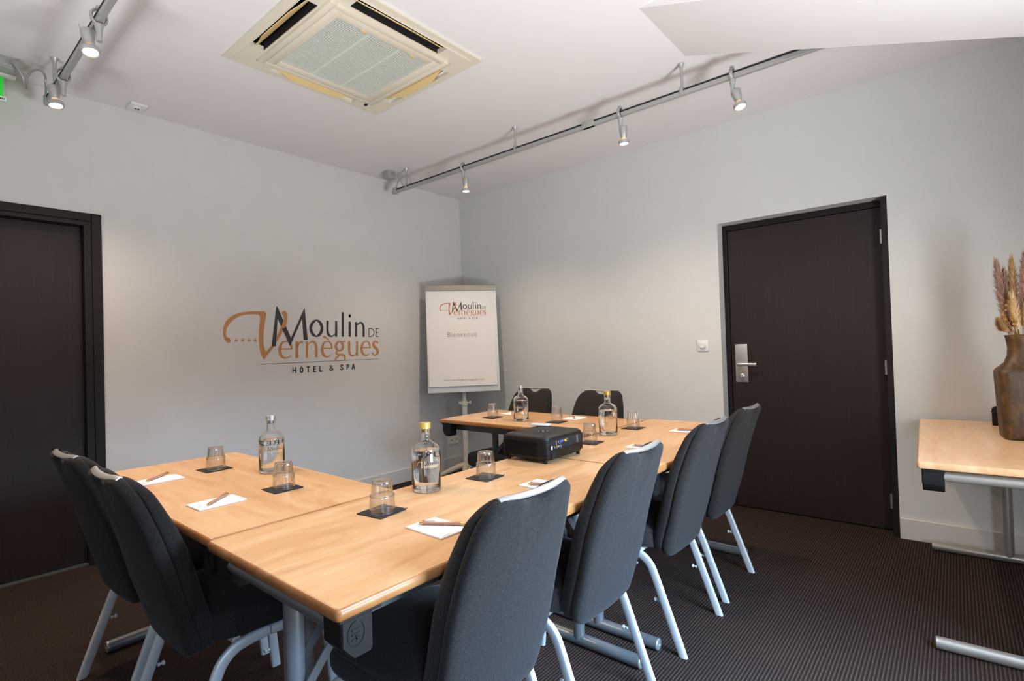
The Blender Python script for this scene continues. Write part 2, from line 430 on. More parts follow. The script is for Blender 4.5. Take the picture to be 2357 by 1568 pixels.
# ---- left door: leaf, casing, jamb
b = bm_(); bx(b, -0.105, -0.065, -4.03, -3.192, 0.012, 2.052, 0.002, 1); d1 = struct('door_1', b, 'door')
b = bm_()
for y0, y1 in ((-3.157, -3.107), (-4.12, -4.07)): bx(b, -0.02, 0.014, y0, y1, 0, 2.127, 0.003, 1)
bx(b, -0.02, 0.0135, -4.07, -3.157, 2.078, 2.127, 0.003, 1); struct('casing', b, 'door_frame', d1)
b = bm_()
for y0, y1 in ((-3.193, -3.155), (-4.073, -4.03)): bx(b, -0.2, 0.004, y0, y1, 0, 2.085)
bx(b, -0.2, 0.004, -4.03, -3.193, 2.053, 2.085); struct('jamb', b, 'door_frame', d1)
b = bm_(); bx(b, -0.15, -0.02, -4.03, -3.193, 0.0005, 0.006); struct('threshold', b, 'rail_grey', d1)

# ---- right door
YD = 0.115
b = bm_(); bx(b, 2.730, 3.688, YD, YD + 0.042, 0.008, 2.056, 0.002, 1); d2 = struct('door_2', b, 'door')
b = bm_()
bx(b, 2.6955, 2.728, YD - 0.012, 0.22, 0, 2.095); bx(b, 3.690, 3.7215, YD - 0.112, 0.22, 0, 2.095); bx(b, 2.728, 3.690, YD - 0.012, 0.22, 2.058, 2.095)
struct('frame', b, 'door_frame', d2)
for z in (1.865, 1.033, 0.19):
    b = bm_(); tube(b, [(3.680, YD - 0.012, z - 0.045), (3.680, YD - 0.012, z - 0.001)], 0.0105, 12); tube(b, [(3.680, YD - 0.012, z + 0.001), (3.680, YD - 0.012, z + 0.045)], 0.0105, 12)
    struct('hinge', b, 'alu', d2)
b = bm_(); bx(b, 2.758, 2.845, YD - 0.012, YD, 0.925, 1.206, 0.003); hp = struct('handle_plate', b, 'alu', d2)
b = bm_(); tube(b, [(2.79, YD - 0.01, 1.058), (2.79, YD - 0.05, 1.058)], 0.011, 12)
tube(b, smooth_path([(2.783, YD - 0.052, 1.058), (2.80, YD - 0.055, 1.058), (2.85, YD - 0.055, 1.058), (2.915, YD - 0.052, 1.056)], 4), 0.011, 12, prof=[(math.cos(t) * 1.1, math.sin(t) * 0.75) for t in [2 * PI * k / 12 for k in range(12)]], up=(0, 0, 1))
struct('lever', b, 'alu', hp)
b = bm_(); lathe(b, [(0, 0), (0.017, 0), (0.017, 0.006), (0.012, 0.009), (0, 0.009)], 18, mat=Matrix.Translation((2.802, YD - 0.012, 0.972)) @ Matrix.Rotation(PI / 2, 4, 'X'))
bx(b, 2.797, 2.807, YD - 0.036, YD - 0.02, 0.957, 0.987, 0.003); struct('thumb_turn', b, 'alu', hp)

# ------------------------------------------------------------------ wall sign and printed marks
LOGO = {"O":[[[157.1,112.0,9.4],[249.2,110.8,9.8]],[[243.3,112.3,12.5],[239.4,143.5,18.1],[218.8,167.7,12.4],[193.2,170.1,9.6],[166.3,157.1,17.6],[148.0,111.5,25.5],[155.9,64.0,24.2],[186.5,41.4,13.6],[216.9,45.3,9.0],[243.2,61.4,3.5]],[[514.4,109.4,8.8],[600.5,108.4,9.1]],[[595.0,109.9,11.7],[591.4,140.7,16.9],[572.3,164.7,11.6],[548.4,167.0,8.9],[523.2,154.1,16.5],[505.8,108.9,23.9],[513.1,61.9,22.7],[541.6,39.6,12.7],[570.0,43.6,8.4],[594.6,59.6,3.2]],[[894.6,107.7,8.6],[978.4,106.8,8.9]],[[973.1,108.2,11.4],[969.8,138.2,16.4],[951.2,161.5,11.3],[928.0,163.8,8.7],[903.3,151.2,16.0],[886.3,107.2,23.3],[893.2,61.4,22.1],[920.9,39.7,12.4],[948.6,43.6,8.1],[972.6,59.3,3.2]],[[288.4,170.1,22.6],[284.9,35.7,22.6]],[[294.4,128.1,7.1],[307.9,154.3,11.4],[326.1,165.7,15.8],[338.9,160.8,23.1]],[[374.6,169.3,20.4],[371.1,35.5,20.4]],[[383.5,145.1,5.9],[409.8,165.5,11.8],[435.7,163.8,17.9],[452.2,135.8,22.5],[454.0,94.0,22.5],[452.5,37.0,22.5]],[[517.9,209.5,12.3],[530.1,205.2,18.5],[573.7,180.9,6.3]],[[703.4,124.7,21.3],[700.8,115.6,23.5],[696.8,107.3,24.1],[691.5,99.8,23.0],[684.7,93.3,20.4],[676.3,88.2,16.4],[666.4,84.8,11.3],[656.7,88.6,16.3],[648.8,94.1,20.2],[642.5,100.8,22.7],[637.7,108.4,23.6],[634.2,116.8,23.0],[632.3,125.9,20.8],[634.8,134.9,23.0],[638.7,143.1,23.6],[643.9,150.5,22.7],[650.6,157.0,20.2],[658.9,162.3,16.3],[668.8,165.7,11.3],[678.5,162.1,16.4],[686.5,156.6,20.4],[692.9,149.9,23.1],[697.8,142.3,24.1],[701.3,133.9,23.5],[703.4,124.7,21.3]],[[697.2,164.7,9.8],[727.5,164.4,10.7]],[[647.9,86.0,11.2],[634.6,68.4,14.4],[649.4,53.6,16.1],[693.9,50.8,19.6],[716.3,35.6,19.7],[717.0,3.5,14.0]],[[625.6,5.5,14.3],[631.0,25.4,14.4],[661.2,43.1,12.9]],[[763.3,167.8,22.5],[760.9,87.0,23.4],[769.9,50.1,20.1],[793.1,39.1,11.8],[818.8,48.7,8.5],[834.7,66.8,6.8]],[[841.1,167.1,22.3],[837.2,36.2,22.2]],[[1058.8,145.0,22.1],[1047.4,160.5,12.8],[1029.2,162.2,12.8],[1010.5,146.4,21.7],[1018.6,115.6,27.2],[1049.7,88.2,27.5],[1053.3,57.3,25.7],[1029.8,38.0,14.6],[1007.2,43.2,10.9],[997.9,61.8,21.6]]],"D":[[[511.0,277.1,23.7],[507.6,261.6,26.1],[502.0,247.3,26.6],[494.1,234.5,25.3],[484.1,223.8,22.3],[472.0,215.8,17.7],[458.0,211.0,12.0],[444.3,215.8,17.6],[432.7,223.8,21.9],[423.5,234.4,24.7],[416.5,246.9,25.8],[411.8,260.9,25.2],[409.4,276.1,22.9],[412.6,291.4,25.2],[418.1,305.5,25.8],[425.8,318.2,24.7],[435.6,328.9,21.9],[447.5,337.2,17.6],[461.5,342.2,12.1],[475.3,337.8,17.8],[487.0,329.9,22.3],[496.4,319.4,25.3],[503.6,306.8,26.6],[508.5,292.5,26.1],[511.0,277.1,23.7]],[[562.6,341.5,21.1],[560.2,254.8,21.0],[571.0,222.2,21.1],[594.2,210.7,12.6],[622.3,222.9,8.0],[634.6,237.3,6.4]],[[642.4,340.3,20.9],[638.6,207.0,20.8]],[[707.8,415.9,21.3],[701.7,206.9,21.3]],[[773.4,337.0,21.8],[769.5,206.7,21.8]],[[782.4,386.6,13.5],[778.7,383.5,19.6],[777.1,381.5,20.5],[775.5,378.7,15.9],[774.0,381.5,20.5],[772.5,383.3,19.6],[769.0,386.3,13.4],[772.7,389.4,19.6],[774.3,391.4,20.5],[775.9,394.2,15.9],[777.4,391.5,20.5],[778.9,389.6,19.6],[782.4,386.6,13.5]],[[836.8,334.5,20.5],[832.9,206.5,20.5]],[[843.7,308.6,6.9],[868.4,326.9,12.1],[894.4,327.3,17.4],[910.3,302.0,21.9],[911.5,256.8,21.9],[909.9,205.6,22.8]],[[967.1,281.4,7.1],[964.7,205.4,7.1]],[[967.0,279.1,6.3],[992.1,278.6,6.3],[1014.3,266.5,7.3],[1020.9,243.6,7.3],[1012.9,220.6,7.2],[989.9,208.4,6.3],[964.8,208.4,6.2]],[[1043.9,280.6,8.2],[1041.5,205.2,8.2]],[[1043.9,278.3,6.4],[1072.4,278.5,6.5]],[[1042.8,245.2,6.4],[1066.7,245.3,6.5]],[[1041.6,208.3,6.4],[1070.1,208.2,6.5]],[[250.8,-34.2,8.4],[249.6,-81.1,8.4]],[[274.0,-33.9,8.4],[272.7,-81.7,8.4]],[[250.2,-58.3,8.4],[273.4,-58.2,8.4]],[[333.1,-59.2,8.6],[330.9,-66.5,11.0],[328.3,-72.3,11.7],[325.2,-76.7,10.6],[321.1,-79.3,7.9],[317.2,-76.3,10.6],[314.3,-71.6,11.6],[312.0,-65.5,10.9],[310.2,-58.0,8.6],[312.3,-50.8,10.9],[315.0,-44.9,11.6],[318.1,-40.5,10.6],[322.2,-37.9,7.9],[326.1,-40.8,10.6],[329.0,-45.6,11.7],[331.3,-51.7,11.0],[333.1,-59.2,8.6]],[[313.8,-30.4,5.0],[322.5,-24.0,5.0]],[[322.5,-24.0,5.0],[331.0,-30.5,5.0]],[[365.5,-37.6,8.7],[394.7,-37.5,8.8]],[[380.1,-36.9,8.8],[378.9,-80.7,8.8]],[[427.3,-35.6,8.9],[426.1,-79.8,8.9]],[[427.3,-38.4,8.2],[447.4,-38.6,8.2]],[[426.8,-57.0,8.2],[444.7,-57.2,8.2]],[[426.2,-77.1,8.2],[447.1,-77.5,8.2]],[[482.2,-33.9,9.1],[481.0,-79.3,9.1]],[[481.0,-76.5,8.3],[501.6,-76.9,8.4]],[[601.8,-77.9,7.1],[575.2,-45.2,7.0],[576.2,-36.7,7.1],[585.6,-35.7,7.1],[591.7,-43.1,7.1],[586.7,-52.9,7.1],[572.3,-62.1,7.0],[572.1,-72.1,7.0],[582.1,-76.1,7.1],[594.1,-70.3,7.1],[602.4,-56.5,7.1]],[[696.7,-46.5,9.0],[692.9,-36.2,9.0],[681.6,-34.2,8.9],[674.9,-42.6,8.9],[678.6,-52.2,8.9],[690.6,-59.3,9.0],[695.3,-68.2,9.0],[688.5,-76.5,9.0],[677.1,-76.0,8.9],[671.8,-65.6,8.9]],[[736.6,-33.0,9.9],[735.2,-78.9,9.9]],[[736.5,-35.9,8.3],[749.0,-35.7,8.3],[754.5,-44.7,8.3],[748.3,-56.2,8.3],[735.9,-57.0,8.3]],[[783.6,-78.4,9.2],[797.7,-30.4,9.3]],[[797.7,-30.4,9.3],[809.0,-77.5,9.3]],[[788.3,-63.2,7.6],[805.2,-63.3,7.6]]],"Dp":[[[85.2,133.7],[129.0,441.8],[137.1,442.1],[240.8,199.4],[356.9,435.4],[362.0,435.5],[380.8,181.6],[345.9,181.9],[338.1,352.6],[231.4,132.5],[136.8,347.9],[119.5,133.1]],[[0.0,1.3],[1063.5,4.6],[1063.4,1.5],[-0.0,-1.9]]],"Vleft":[[25.7,34.3],[9.0,59.2],[-3.9,104.4],[-9.5,162.1],[-9.9,226.1],[-6.2,277.3],[0.1,328.7],[1.9,351.2],[-2.7,372.2],[-15.3,375.7],[-52.9,375.9],[-102.3,371.9],[-144.9,359.4],[-187.1,336.0],[-217.1,305.8],[-236.4,271.8],[-244.1,238.1],[-243.3,219.8],[-238.9,207.6],[-228.1,201.4],[-218.3,196.5],[-212.7,184.1],[-215.3,171.9],[-224.8,164.6],[-237.5,166.0],[-249.9,180.2],[-259.7,204.6],[-264.2,238.1],[-260.5,277.7],[-245.8,317.6],[-219.1,347.6],[-180.4,372.1],[-126.2,388.7],[-64.8,397.7],[-2.0,401.1],[33.1,401.7],[45.8,394.3],[51.4,381.5],[46.9,355.5],[36.7,310.0],[28.3,251.9],[23.9,200.3],[23.4,155.3],[29.7,119.8],[39.9,92.5]],"Varm":[[39.9,92.5],[87.3,141.4],[123.3,206.5],[165.6,289.0],[181.6,332.4],[184.9,359.0],[182.5,372.2],[173.3,381.3],[170.2,393.1],[175.2,405.2],[189.0,411.0],[203.9,407.5],[213.9,393.1],[217.4,369.9],[215.3,339.7],[205.4,302.8],[181.7,256.0],[146.4,196.5],[101.5,128.2],[25.7,34.3]],"Op":[[[-173.5,200.6],[-177.8,188.4],[-190.1,188.3],[-180.4,180.5],[-184.3,168.2],[-174.0,175.5],[-164.1,168.0],[-167.4,180.3],[-157.3,188.0],[-169.7,188.3]],[[-128.6,201.0],[-132.9,188.7],[-145.5,188.6],[-135.6,180.7],[-139.6,168.3],[-129.1,175.7],[-119.0,168.1],[-122.4,180.6],[-112.1,188.4],[-124.8,188.7]],[[-82.9,200.8],[-87.3,188.4],[-100.1,188.3],[-90.0,180.3],[-94.1,167.8],[-83.4,175.3],[-73.1,167.6],[-76.6,180.2],[-66.1,188.0],[-79.0,188.3]],[[-37.6,201.2],[-42.1,188.7],[-55.1,188.6],[-44.9,180.6],[-49.0,168.0],[-38.2,175.5],[-27.6,167.8],[-31.2,180.5],[-20.5,188.4],[-33.6,188.7]]]}
def logo_bms(sc, place, pen=True, n=4):
    """three meshes of the lettering: (letters dark, letters copper, rule)"""
    D, O, V = bm_(), bm_(), bm_()
    dk = lambda dz: (lambda x, y: place(x * sc, y * sc, dz))
    cnt = len(LOGO['Dp'])
    poly_fill(D, LOGO['Dp'][0], dk(2)); R = bm_(); poly_fill(R, LOGO['Dp'][1], dk(1))
    for s in LOGO['D']: ribbon(D, [(p[0], p[1], p[2]) for p in s], dk(2), n=n, smooth=len(s) > 3)
    for s in LOGO['O']: ribbon(O, [(p[0], p[1], p[2]) for p in s], dk(1), n=n, smooth=len(s) > 3)
    poly_fill(V, LOGO['Vleft'], dk(1)); va = LOGO['Varm']
    poly_fill(V, va, lambda x, y: place(x * sc, y * sc, 3 if y * sc > 262 * sc else 1))
    return D, O, V, R
# on the wall
WP = lambda x, y, k: (0.0004 + 0.0004 * k, -2.14706 + x / 1000 * 1.0, 1.1656 + y / 1000)
GLYPH_D = [1, 2, 1, 2, 2, 2, 4, 3, 3, 2, 4, 2, 1, 1, 2, 3]      # strokes per letter: oulin DE, HOTEL & SPA
GLYPH_O = [2, 2, 2, 2, 2, 1, 4, 2, 1]
def letters(parent, place, sc, mats, n=4):
    """every letter of the lettering as a part of its own"""
    dk = lambda q: (lambda x, y: place(x * sc, y * sc, q))
    b = bm_(); poly_fill(b, LOGO['Dp'][0], dk(2)); ob('letter', b, mats[0], parent, 0)
    for key, runs, mt, q in (('D', GLYPH_D, mats[0], 2), ('O', GLYPH_O, mats[1], 1)):
        i = 0
        for r in runs:
            b = bm_()
            for s in LOGO[key][i:i + r]: ribbon(b, s, dk(q), n=n, smooth=len(s) > 3)
            i += r; ob('letter', b, mt, parent, 0)
    b = bm_(); poly_fill(b, LOGO['Vleft'], dk(1)); poly_fill(b, LOGO['Varm'], lambda x, y: place(x * sc, y * sc, 3 if y > 262 else 1)); ob('swash_letter', b, mats[1], parent, 0)
    b = bm_(); poly_fill(b, LOGO['Dp'][1], dk(1)); ob('rule', b, mats[2], parent, 0)
    for s in LOGO['Op']:
        b = bm_(); poly_fill(b, s, dk(1)); ob('star', b, mats[1], parent, 0)
sg = thing('wall_lettering', 'large copper and charcoal hotel name lettering with four stars on the grey wall', 'sign', (0, 0, 0))
letters(sg, WP, 1.0, ('ink_dark', 'ink_orange', 'ink_dark'))

# ------------------------------------------------------------------ wall fittings
t = thing('wall_dimmer', 'square white rotary dimmer switch on the grey wall beside the door', 'switch', (2.560, 0, 1.205))
b = bm_(); bx(b, -0.042, 0.042, -0.010, 0, -0.042, 0.042, 0.003); ob('plate', b, 'white_plastic', t)
b = bm_(); lathe(b, [(0.026, 0), (0.026, 0.006), (0.023, 0.009), (0.022, 0.018), (0.020, 0.020), (0, 0.020)], 24, mat=Matrix.Translation((0, -0.009, 0)) @ Matrix.Rotation(PI / 2, 4, 'X')); ob('knob', b, 'white_plastic', t)

t = thing('wall_socket', 'white double wall socket low on the grey wall behind the flipchart', 'socket', (0, -0.185, 0.292))
b = bm_(); bx(b, 0, 0.010, -0.078, 0.078, -0.04, 0.04, 0.002); ob('plate', b, 'white_plastic', t)
for y, c in ((-0.037, 'white_plastic'), (0.037, 'white_plastic')):
    b = bm_(); mt = Matrix.Translation((0.0095, y, 0)) @ Matrix.Rotation(PI / 2, 4, 'Y')
    lathe(b, [(0.029, 0), (0.028, 0.005), (0.024, 0.005), (0.022, 0.001), (0, 0.001)], 24, mat=mt); s_ = ob('socket_well', b, c, t)
    if y < 0:
        b = bm_(); 
        for dy in (-0.009, 0.009): lathe(b, [(0.0035, 0), (0.0035, 0.003), (0, 0.003)], 8, mat=Matrix.Translation((0.0095, y + dy, 0)) @ Matrix.Rotation(PI / 2, 4, 'Y'))
        lathe(b, [(0.003, 0), (0.003, 0.012), (0, 0.013)], 8, mat=Matrix.Translation((0.0095, y, 0.011)) @ Matrix.Rotation(PI / 2, 4, 'Y')); ob('socket_holes', b, 'matt_black', s_)
    else:
        b = bm_(); bx(b, 0.0105, 0.0125, y - 0.014, y + 0.014, 0.002, 0.016, 0.0005, 1); ob('sticker', b, 'yellow', s_)

t = thing('ceiling_detector', 'small white rectangular sensor plate on the ceiling above the grey wall', 'sensor', (0.112, -2.935, H), math.radians(0))
b = bm_(); bx(b, -0.055, 0.055, -0.045, 0.045, -0.014, 0, 0.003); ob('plate', b, 'white_plastic', t)
b = bm_(); lathe(b, [(0.024, -0.014), (0.022, -0.019), (0, -0.020)], 20); e_ = ob('lens_cover', b, 'white_plastic', t)
b = bm_(); bx(b, -0.006, 0.006, -0.012, -0.004, -0.0215, -0.019); bx(b, -0.006, 0.006, 0.003, 0.011, -0.0215, -0.019); ob('lens', b, 'matt_black', e_)

# exit sign at the left edge of the view
t = thing('exit_sign', 'green emergency exit sign plate under a white body above the dark framed door', 'exit sign', (0.11, -3.715, 2.786))
b = bm_(); bx(b, 0.0, 0.05, -0.17, 0.215, -0.008, 0.0445, 0.006); ob('body', b, 'white_plastic', t)
b = bm_(); bx(b, 0.02, 0.028, -0.17, 0.178, -0.146, -0.006); ob('edge_plate', b, 'thin_glass', t)
b = bm_(); bx(b, 0.021, 0.0275, -0.165, 0.164, -0.138, -0.015); g_ = ob('green_panel', b, 'exit_green', t)
b = bm_(); bx(b, 0.028, 0.0295, 0.136, 0.176, -0.143, -0.119); ob('sticker', b, 'paper', t)
b = bm_(); 
for k in range(4): bx(b, 0.0295, 0.0298, 0.143 + k * 0.007, 0.1475 + k * 0.007, -0.136, -0.126)
ob('sticker_print', b, 'ink_dark', t, 0)
b = bm_()
for k in range(9): bx(b, 0.0502, 0.0506, 0.02 + k * 0.014, 0.029 + k * 0.014, 0.012, 0.022 + 0.004 * (k % 2))
ob('label_print', b, 'ink_grey', t, 0)
b = bm_(); poly_fill(b, [(-0.10, -0.085), (-0.05, -0.035), (-0.05, -0.065), (0.02, -0.065), (0.02, -0.105), (-0.05, -0.105), (-0.05, -0.135)], lambda x, y: (0.0283, x, y)); ob('arrow', b, 'paper', t, 0)

# ------------------------------------------------------------------ ceiling cassette air conditioner
t = thing('ceiling_air_conditioner', 'cream square cassette air conditioner set in the white ceiling', 'air conditioner', (AC[0], AC[1], H))
b = bm_(); o_, s_, p_ = 0.485, 0.43, 0.357; a0, a1, hl = 0.372, 0.442, 0.268
def ring_boxes(b, ro, ri, z0, z1, bev=0.0):
    bx(b, -ro, ro, -ro, -ri, z0, z1, bev); bx(b, -ro, ro, ri, ro, z0, z1, bev); bx(b, -ro, -ri, -ri, ri, z0, z1, bev); bx(b, ri, ro, -ri, ri, z0, z1, bev)
ring_boxes(b, o_, 0.445, -0.012, 0.003)
fl = ob('outer_frame', b, 'ac', t, 30)
b = bm_(); zi0, zi1 = -0.018, 0.01      # inner tray with the four slots left open
bx(b, -0.445, 0.445, -0.445, -a1, zi0, zi1); bx(b, -0.445, 0.445, a1, 0.445, zi0, zi1); bx(b, -0.445, -a1, -a1, a1, zi0, zi1); bx(b, a1, 0.445, -a1, a1, zi0, zi1)
for sx in (-1, 1):
    for sy in (-1, 1):
        x0, x1 = sorted((sx * hl, sx * a1)); y0, y1 = sorted((sy * hl, sy * a1)); bx(b, x0, x1, y0, y1, zi0, zi1 - 0.001)
for s0 in (-1, 1):
    bx(b, -hl, hl, *sorted((s0 * 0.366, s0 * 0.33)), zi0, -0.012); bx(b, *sorted((s0 * 0.366, s0 * 0.33)), -hl, hl, zi0, -0.012)
ob('tray', b, 'ac', t, 30)
b = bm_(); ring_boxes(b, p_, 0.3262, -0.034, -0.012, 0.0015); ob('panel_rim', b, 'ac', t, 30)
b = bm_(); ring_boxes(b, 0.3248, 0.278, -0.0345, -0.015, 0.001); ob('grille_frame', b, 'ac', t, 30)
b = bm_(); ns = 46
for k in range(ns):
    x = -0.278 + 0.556 * (k + 0.5) / ns
    bx(b, -0.0037, 0.0037, -0.278, 0.278, -0.0016, 0.0016, mat=Matrix.Translation((x, 0, -0.030)) @ Matrix.Rotation(math.radians(12), 4, 'Y'))
sl = ob('grille_slats', b, 'ac_slat', t, 0); sl['kind'] = 'stuff'
for y in (-0.0927, 0.0927):
    b = bm_(); bx(b, -0.278, 0.278, y - 0.004, y + 0.004, -0.0295, -0.024); ob('crossbar', b, 'ac_slat', t)
for y in (-0.13, 0.17):
    b = bm_(); bx(b, 0.268, 0.282, y - 0.016, y + 0.016, -0.037, -0.03, 0.002); ob('grille_catch', b, 'louver', t)
b = bm_(); bx(b, -0.424, 0.424, -0.424, 0.424, 0.10, 0.12)
for sx in (-1, 1):
    bx(b, *sorted((sx * 0.424, sx * 0.426)), -0.424, 0.424, 0.01, 0.12); bx(b, -0.424, 0.424, *sorted((sx * 0.424, sx * 0.426)), 0.01, 0.12)
    bx(b, *sorted((sx * 0.335, sx * 0.366)), -0.335, 0.335, -0.0118, 0.1); bx(b, -0.335, 0.335, *sorted((sx * 0.335, sx * 0.366)), -0.0118, 0.1)
ob('inner_duct', b, 'dark_void', t)
for k in range(4):
    rot = Matrix.Rotation(k * PI / 2, 4, 'Z'); b = bm_(); n = 16; U, L_ = [], []
    for i in range(n + 1):
        u = -hl + 0.004 + (2 * hl - 0.008) * i / n; a = abs(u) / hl
        wd = 0.019 + 0.026 * (1 / (1 + math.exp((a - 0.68) * 16)))
        for lst, q in ((U, 0.0), (L_, 1.0)):
            h = 0.008 - 0.70 * q * wd
            lst.append((0.392 + q * wd, u, h))
    mid = [((p[0] + q[0]) / 2, p[1], (p[2] + q[2]) / 2 - 0.003) for p, q in zip(U, L_)]
    top = [[b.verts.new(rot @ Vector(p)) for p in lst] for lst in (U, mid, L_)]
    bot = [[b.verts.new(rot @ (Vector(p) + Vector((0.0018, 0, 0.0026)))) for p in lst] for lst in (U, mid, L_)]
    for r0, r1 in ((0, 1), (1, 2)):
        for i in range(n):
            b.faces.new((top[r0][i], top[r0][i + 1], top[r1][i + 1], top[r1][i])); b.faces.new((bot[r0][i], bot[r1][i], bot[r1][i + 1], bot[r0][i + 1]))
    for r in (0, 2):
        for i in range(n): b.faces.new((top[r][i], top[r][i + 1], bot[r][i + 1], bot[r][i]))
    for i in (0, n):
        for r0, r1 in ((0, 1), (1, 2)): b.faces.new((top[r0][i], top[r1][i], bot[r1][i], bot[r0][i]))
    ob('louver', b, 'louver', t, 50)
b = bm_(); bx(b, -0.405, -0.385, 0.335, 0.350, -0.024, -0.017, 0.001, 1); ob('clip', b, 'black_plastic', t)
b = bm_(); bx(b, -0.350, -0.346, 0.30, 0.335, -0.0346, -0.034); ob('maker_mark', b, 'ink_dark', t, 0)

# ------------------------------------------------------------------ track lighting
TZ = 2.66
def make_track(name, label, y, x0, x1, posts, jbx, jby, loops, conn=None):
    t = thing(name, label, 'light track', (x0, y, TZ))
    L = x1 - x0
    b = bm_(); bx(b, 0, L, -0.012, 0.012, -0.016, 0.022, 0.002, 1); ob('rail', b, 'silver', t)
    b = bm_(); bx(b, 0.01, L, -0.0135, -0.012, 0.008, 0.017); bx(b, 0.01, L, 0.012, 0.0135, 0.008, 0.017); bx(b, 0.01, L, -0.006, 0.006, 0.0215, 0.0225); ob('conductor_slot', b, 'matt_black', t)
    for px in posts:
        b = bm_(); X = px - x0
        lathe(b, [(0, H - TZ), (0.019, H - TZ), (0.018, H - TZ - 0.004), (0.011, H - TZ - 0.016), (0.0085, H - TZ - 0.04), (0.008, 0.03)], 14, mat=Matrix.Translation((X, 0, 0)))
        bx(b, X - 0.011, X + 0.011, -0.016, 0.016, -0.014, 0.034, 0.004); ob('post', b, 'silver', t)
    b = bm_(); bx(b, -0.03, 0.022, -0.019, 0.019, -0.02, 0.034, 0.006); bx(b, -0.05, -0.028, -0.012, 0.012, -0.014, 0.012, 0.003); ob('end_feed', b, 'silver', t)
    if conn:
        b = bm_(); bx(b, conn - x0 - 0.045, conn - x0 + 0.045, -0.017, 0.017, -0.016, 0.03, 0.004); ob('connector', b, 'box_grey', t)
    b = bm_(); tube(b, smooth_path([(p[0] - x0, p[1] - y, p[2] - TZ) for p in loops], 8), 0.0055, 8); ob('cable', b, 'silver', t)
    j = thing('junction_box', label, 'junction box', (jbx, jby, H))
    b = bm_(); bx(b, -0.04, 0.04, -0.04, 0.04, -0.055, 0, 0.003); ob('body', b, 'box_grey', j)
    b = bm_(); bx(b, -0.043, 0.043, -0.043, 0.043, -0.062, -0.053, 0.003); l_ = ob('lid', b, 'box_grey', j)
    for sx in (-1, 1):
        for sy in (-1, 1):
            b = bm_(); lathe(b, [(0.006, -0.06), (0.006, -0.066), (0, -0.068)], 8, mat=Matrix.Translation((sx * 0.032, sy * 0.032, 0))); ob('screw', b, 'alu', l_)
    b = bm_(); lathe(b, [(0.009, 0), (0.009, 0.012), (0, 0.013)], 12, mat=Matrix.Translation((0.039, 0, -0.03)) @ Matrix.Rotation(PI / 2, 4, 'Y')); ob('cable_gland', b, 'silver', j)
    return t, j
t, j = make_track('light_track', 'long silver light track hung in front of the wall with the handled door', -1.02, 0.235, XR - 0.02, (0.387, 1.625, 2.866, 4.1), 0.215, -1.075,
    [(0.262, -1.075, 2.80), (0.30, -1.06, 2.785), (0.33, -1.03, 2.72), (0.345, -1.02, 2.665), (0.38, -1.01, 2.655), (0.43, -1.01, 2.70), (0.42, -1.02, 2.755), (0.36, -1.03, 2.765), (0.29, -1.03, 2.745), (0.245, -1.02, 2.70), (0.24, -1.02, 2.668)], 2.243)
j['label'] = 'small grey junction box on the ceiling near the room corner'
t, j = make_track('light_track', 'silver light track hung near the lettered wall and the green exit sign', -3.385, 0.262, 3.9, (0.432, 1.672, 2.912), 0.245, -3.545,
    [(0.287, -3.545, 2.80), (0.32, -3.53, 2.79), (0.335, -3.50, 2.73), (0.30, -3.48, 2.685), (0.285, -3.48, 2.70), (0.29, -3.47, 2.76), (0.32, -3.44, 2.79), (0.33, -3.41, 2.77), (0.29, -3.40, 2.71), (0.272, -3.40, 2.67)])
j['label'] = 'grey junction box on the ceiling beside the green exit sign'

def make_spot(label):
    """clamped on the rail at its origin; light points along local -Z tilted; base at rail centre"""
    t = thing('track_spotlight', label, 'spotlight', (0, 0, 0), 0, 'spotlights on the silver tracks')
    b = bm_(); n = 18; pts = [(0, 0.027 * math.cos(a), 0.008 + 0.032 * math.sin(a)) for a in [PI * (0.5 + 2 * k / n) for k in range(n + 1)]]
    tube(b, pts, 0.0085, 8, prof=[(math.cos(x) * 1.15, math.sin(x) * 0.7) for x in [2 * PI * k / 8 for k in range(8)]], up=(1, 0, 0))
    lathe(b, [(0.012, 0.036), (0.011, 0.052), (0, 0.054)], 12); ob('clamp', b, 'silver', t)
    b = bm_(); tube(b, smooth_path([(0, 0.0, -0.022), (0.0, 0, -0.05), (0, 0.0, -0.095)], 4), 0.0095, 10, radii=[0.017, 0.0165, 0.0155, 0.014, 0.0125, 0.0115, 0.011, 0.0105, 0.0105]); ob('stem', b, 'silver', t)
    return t
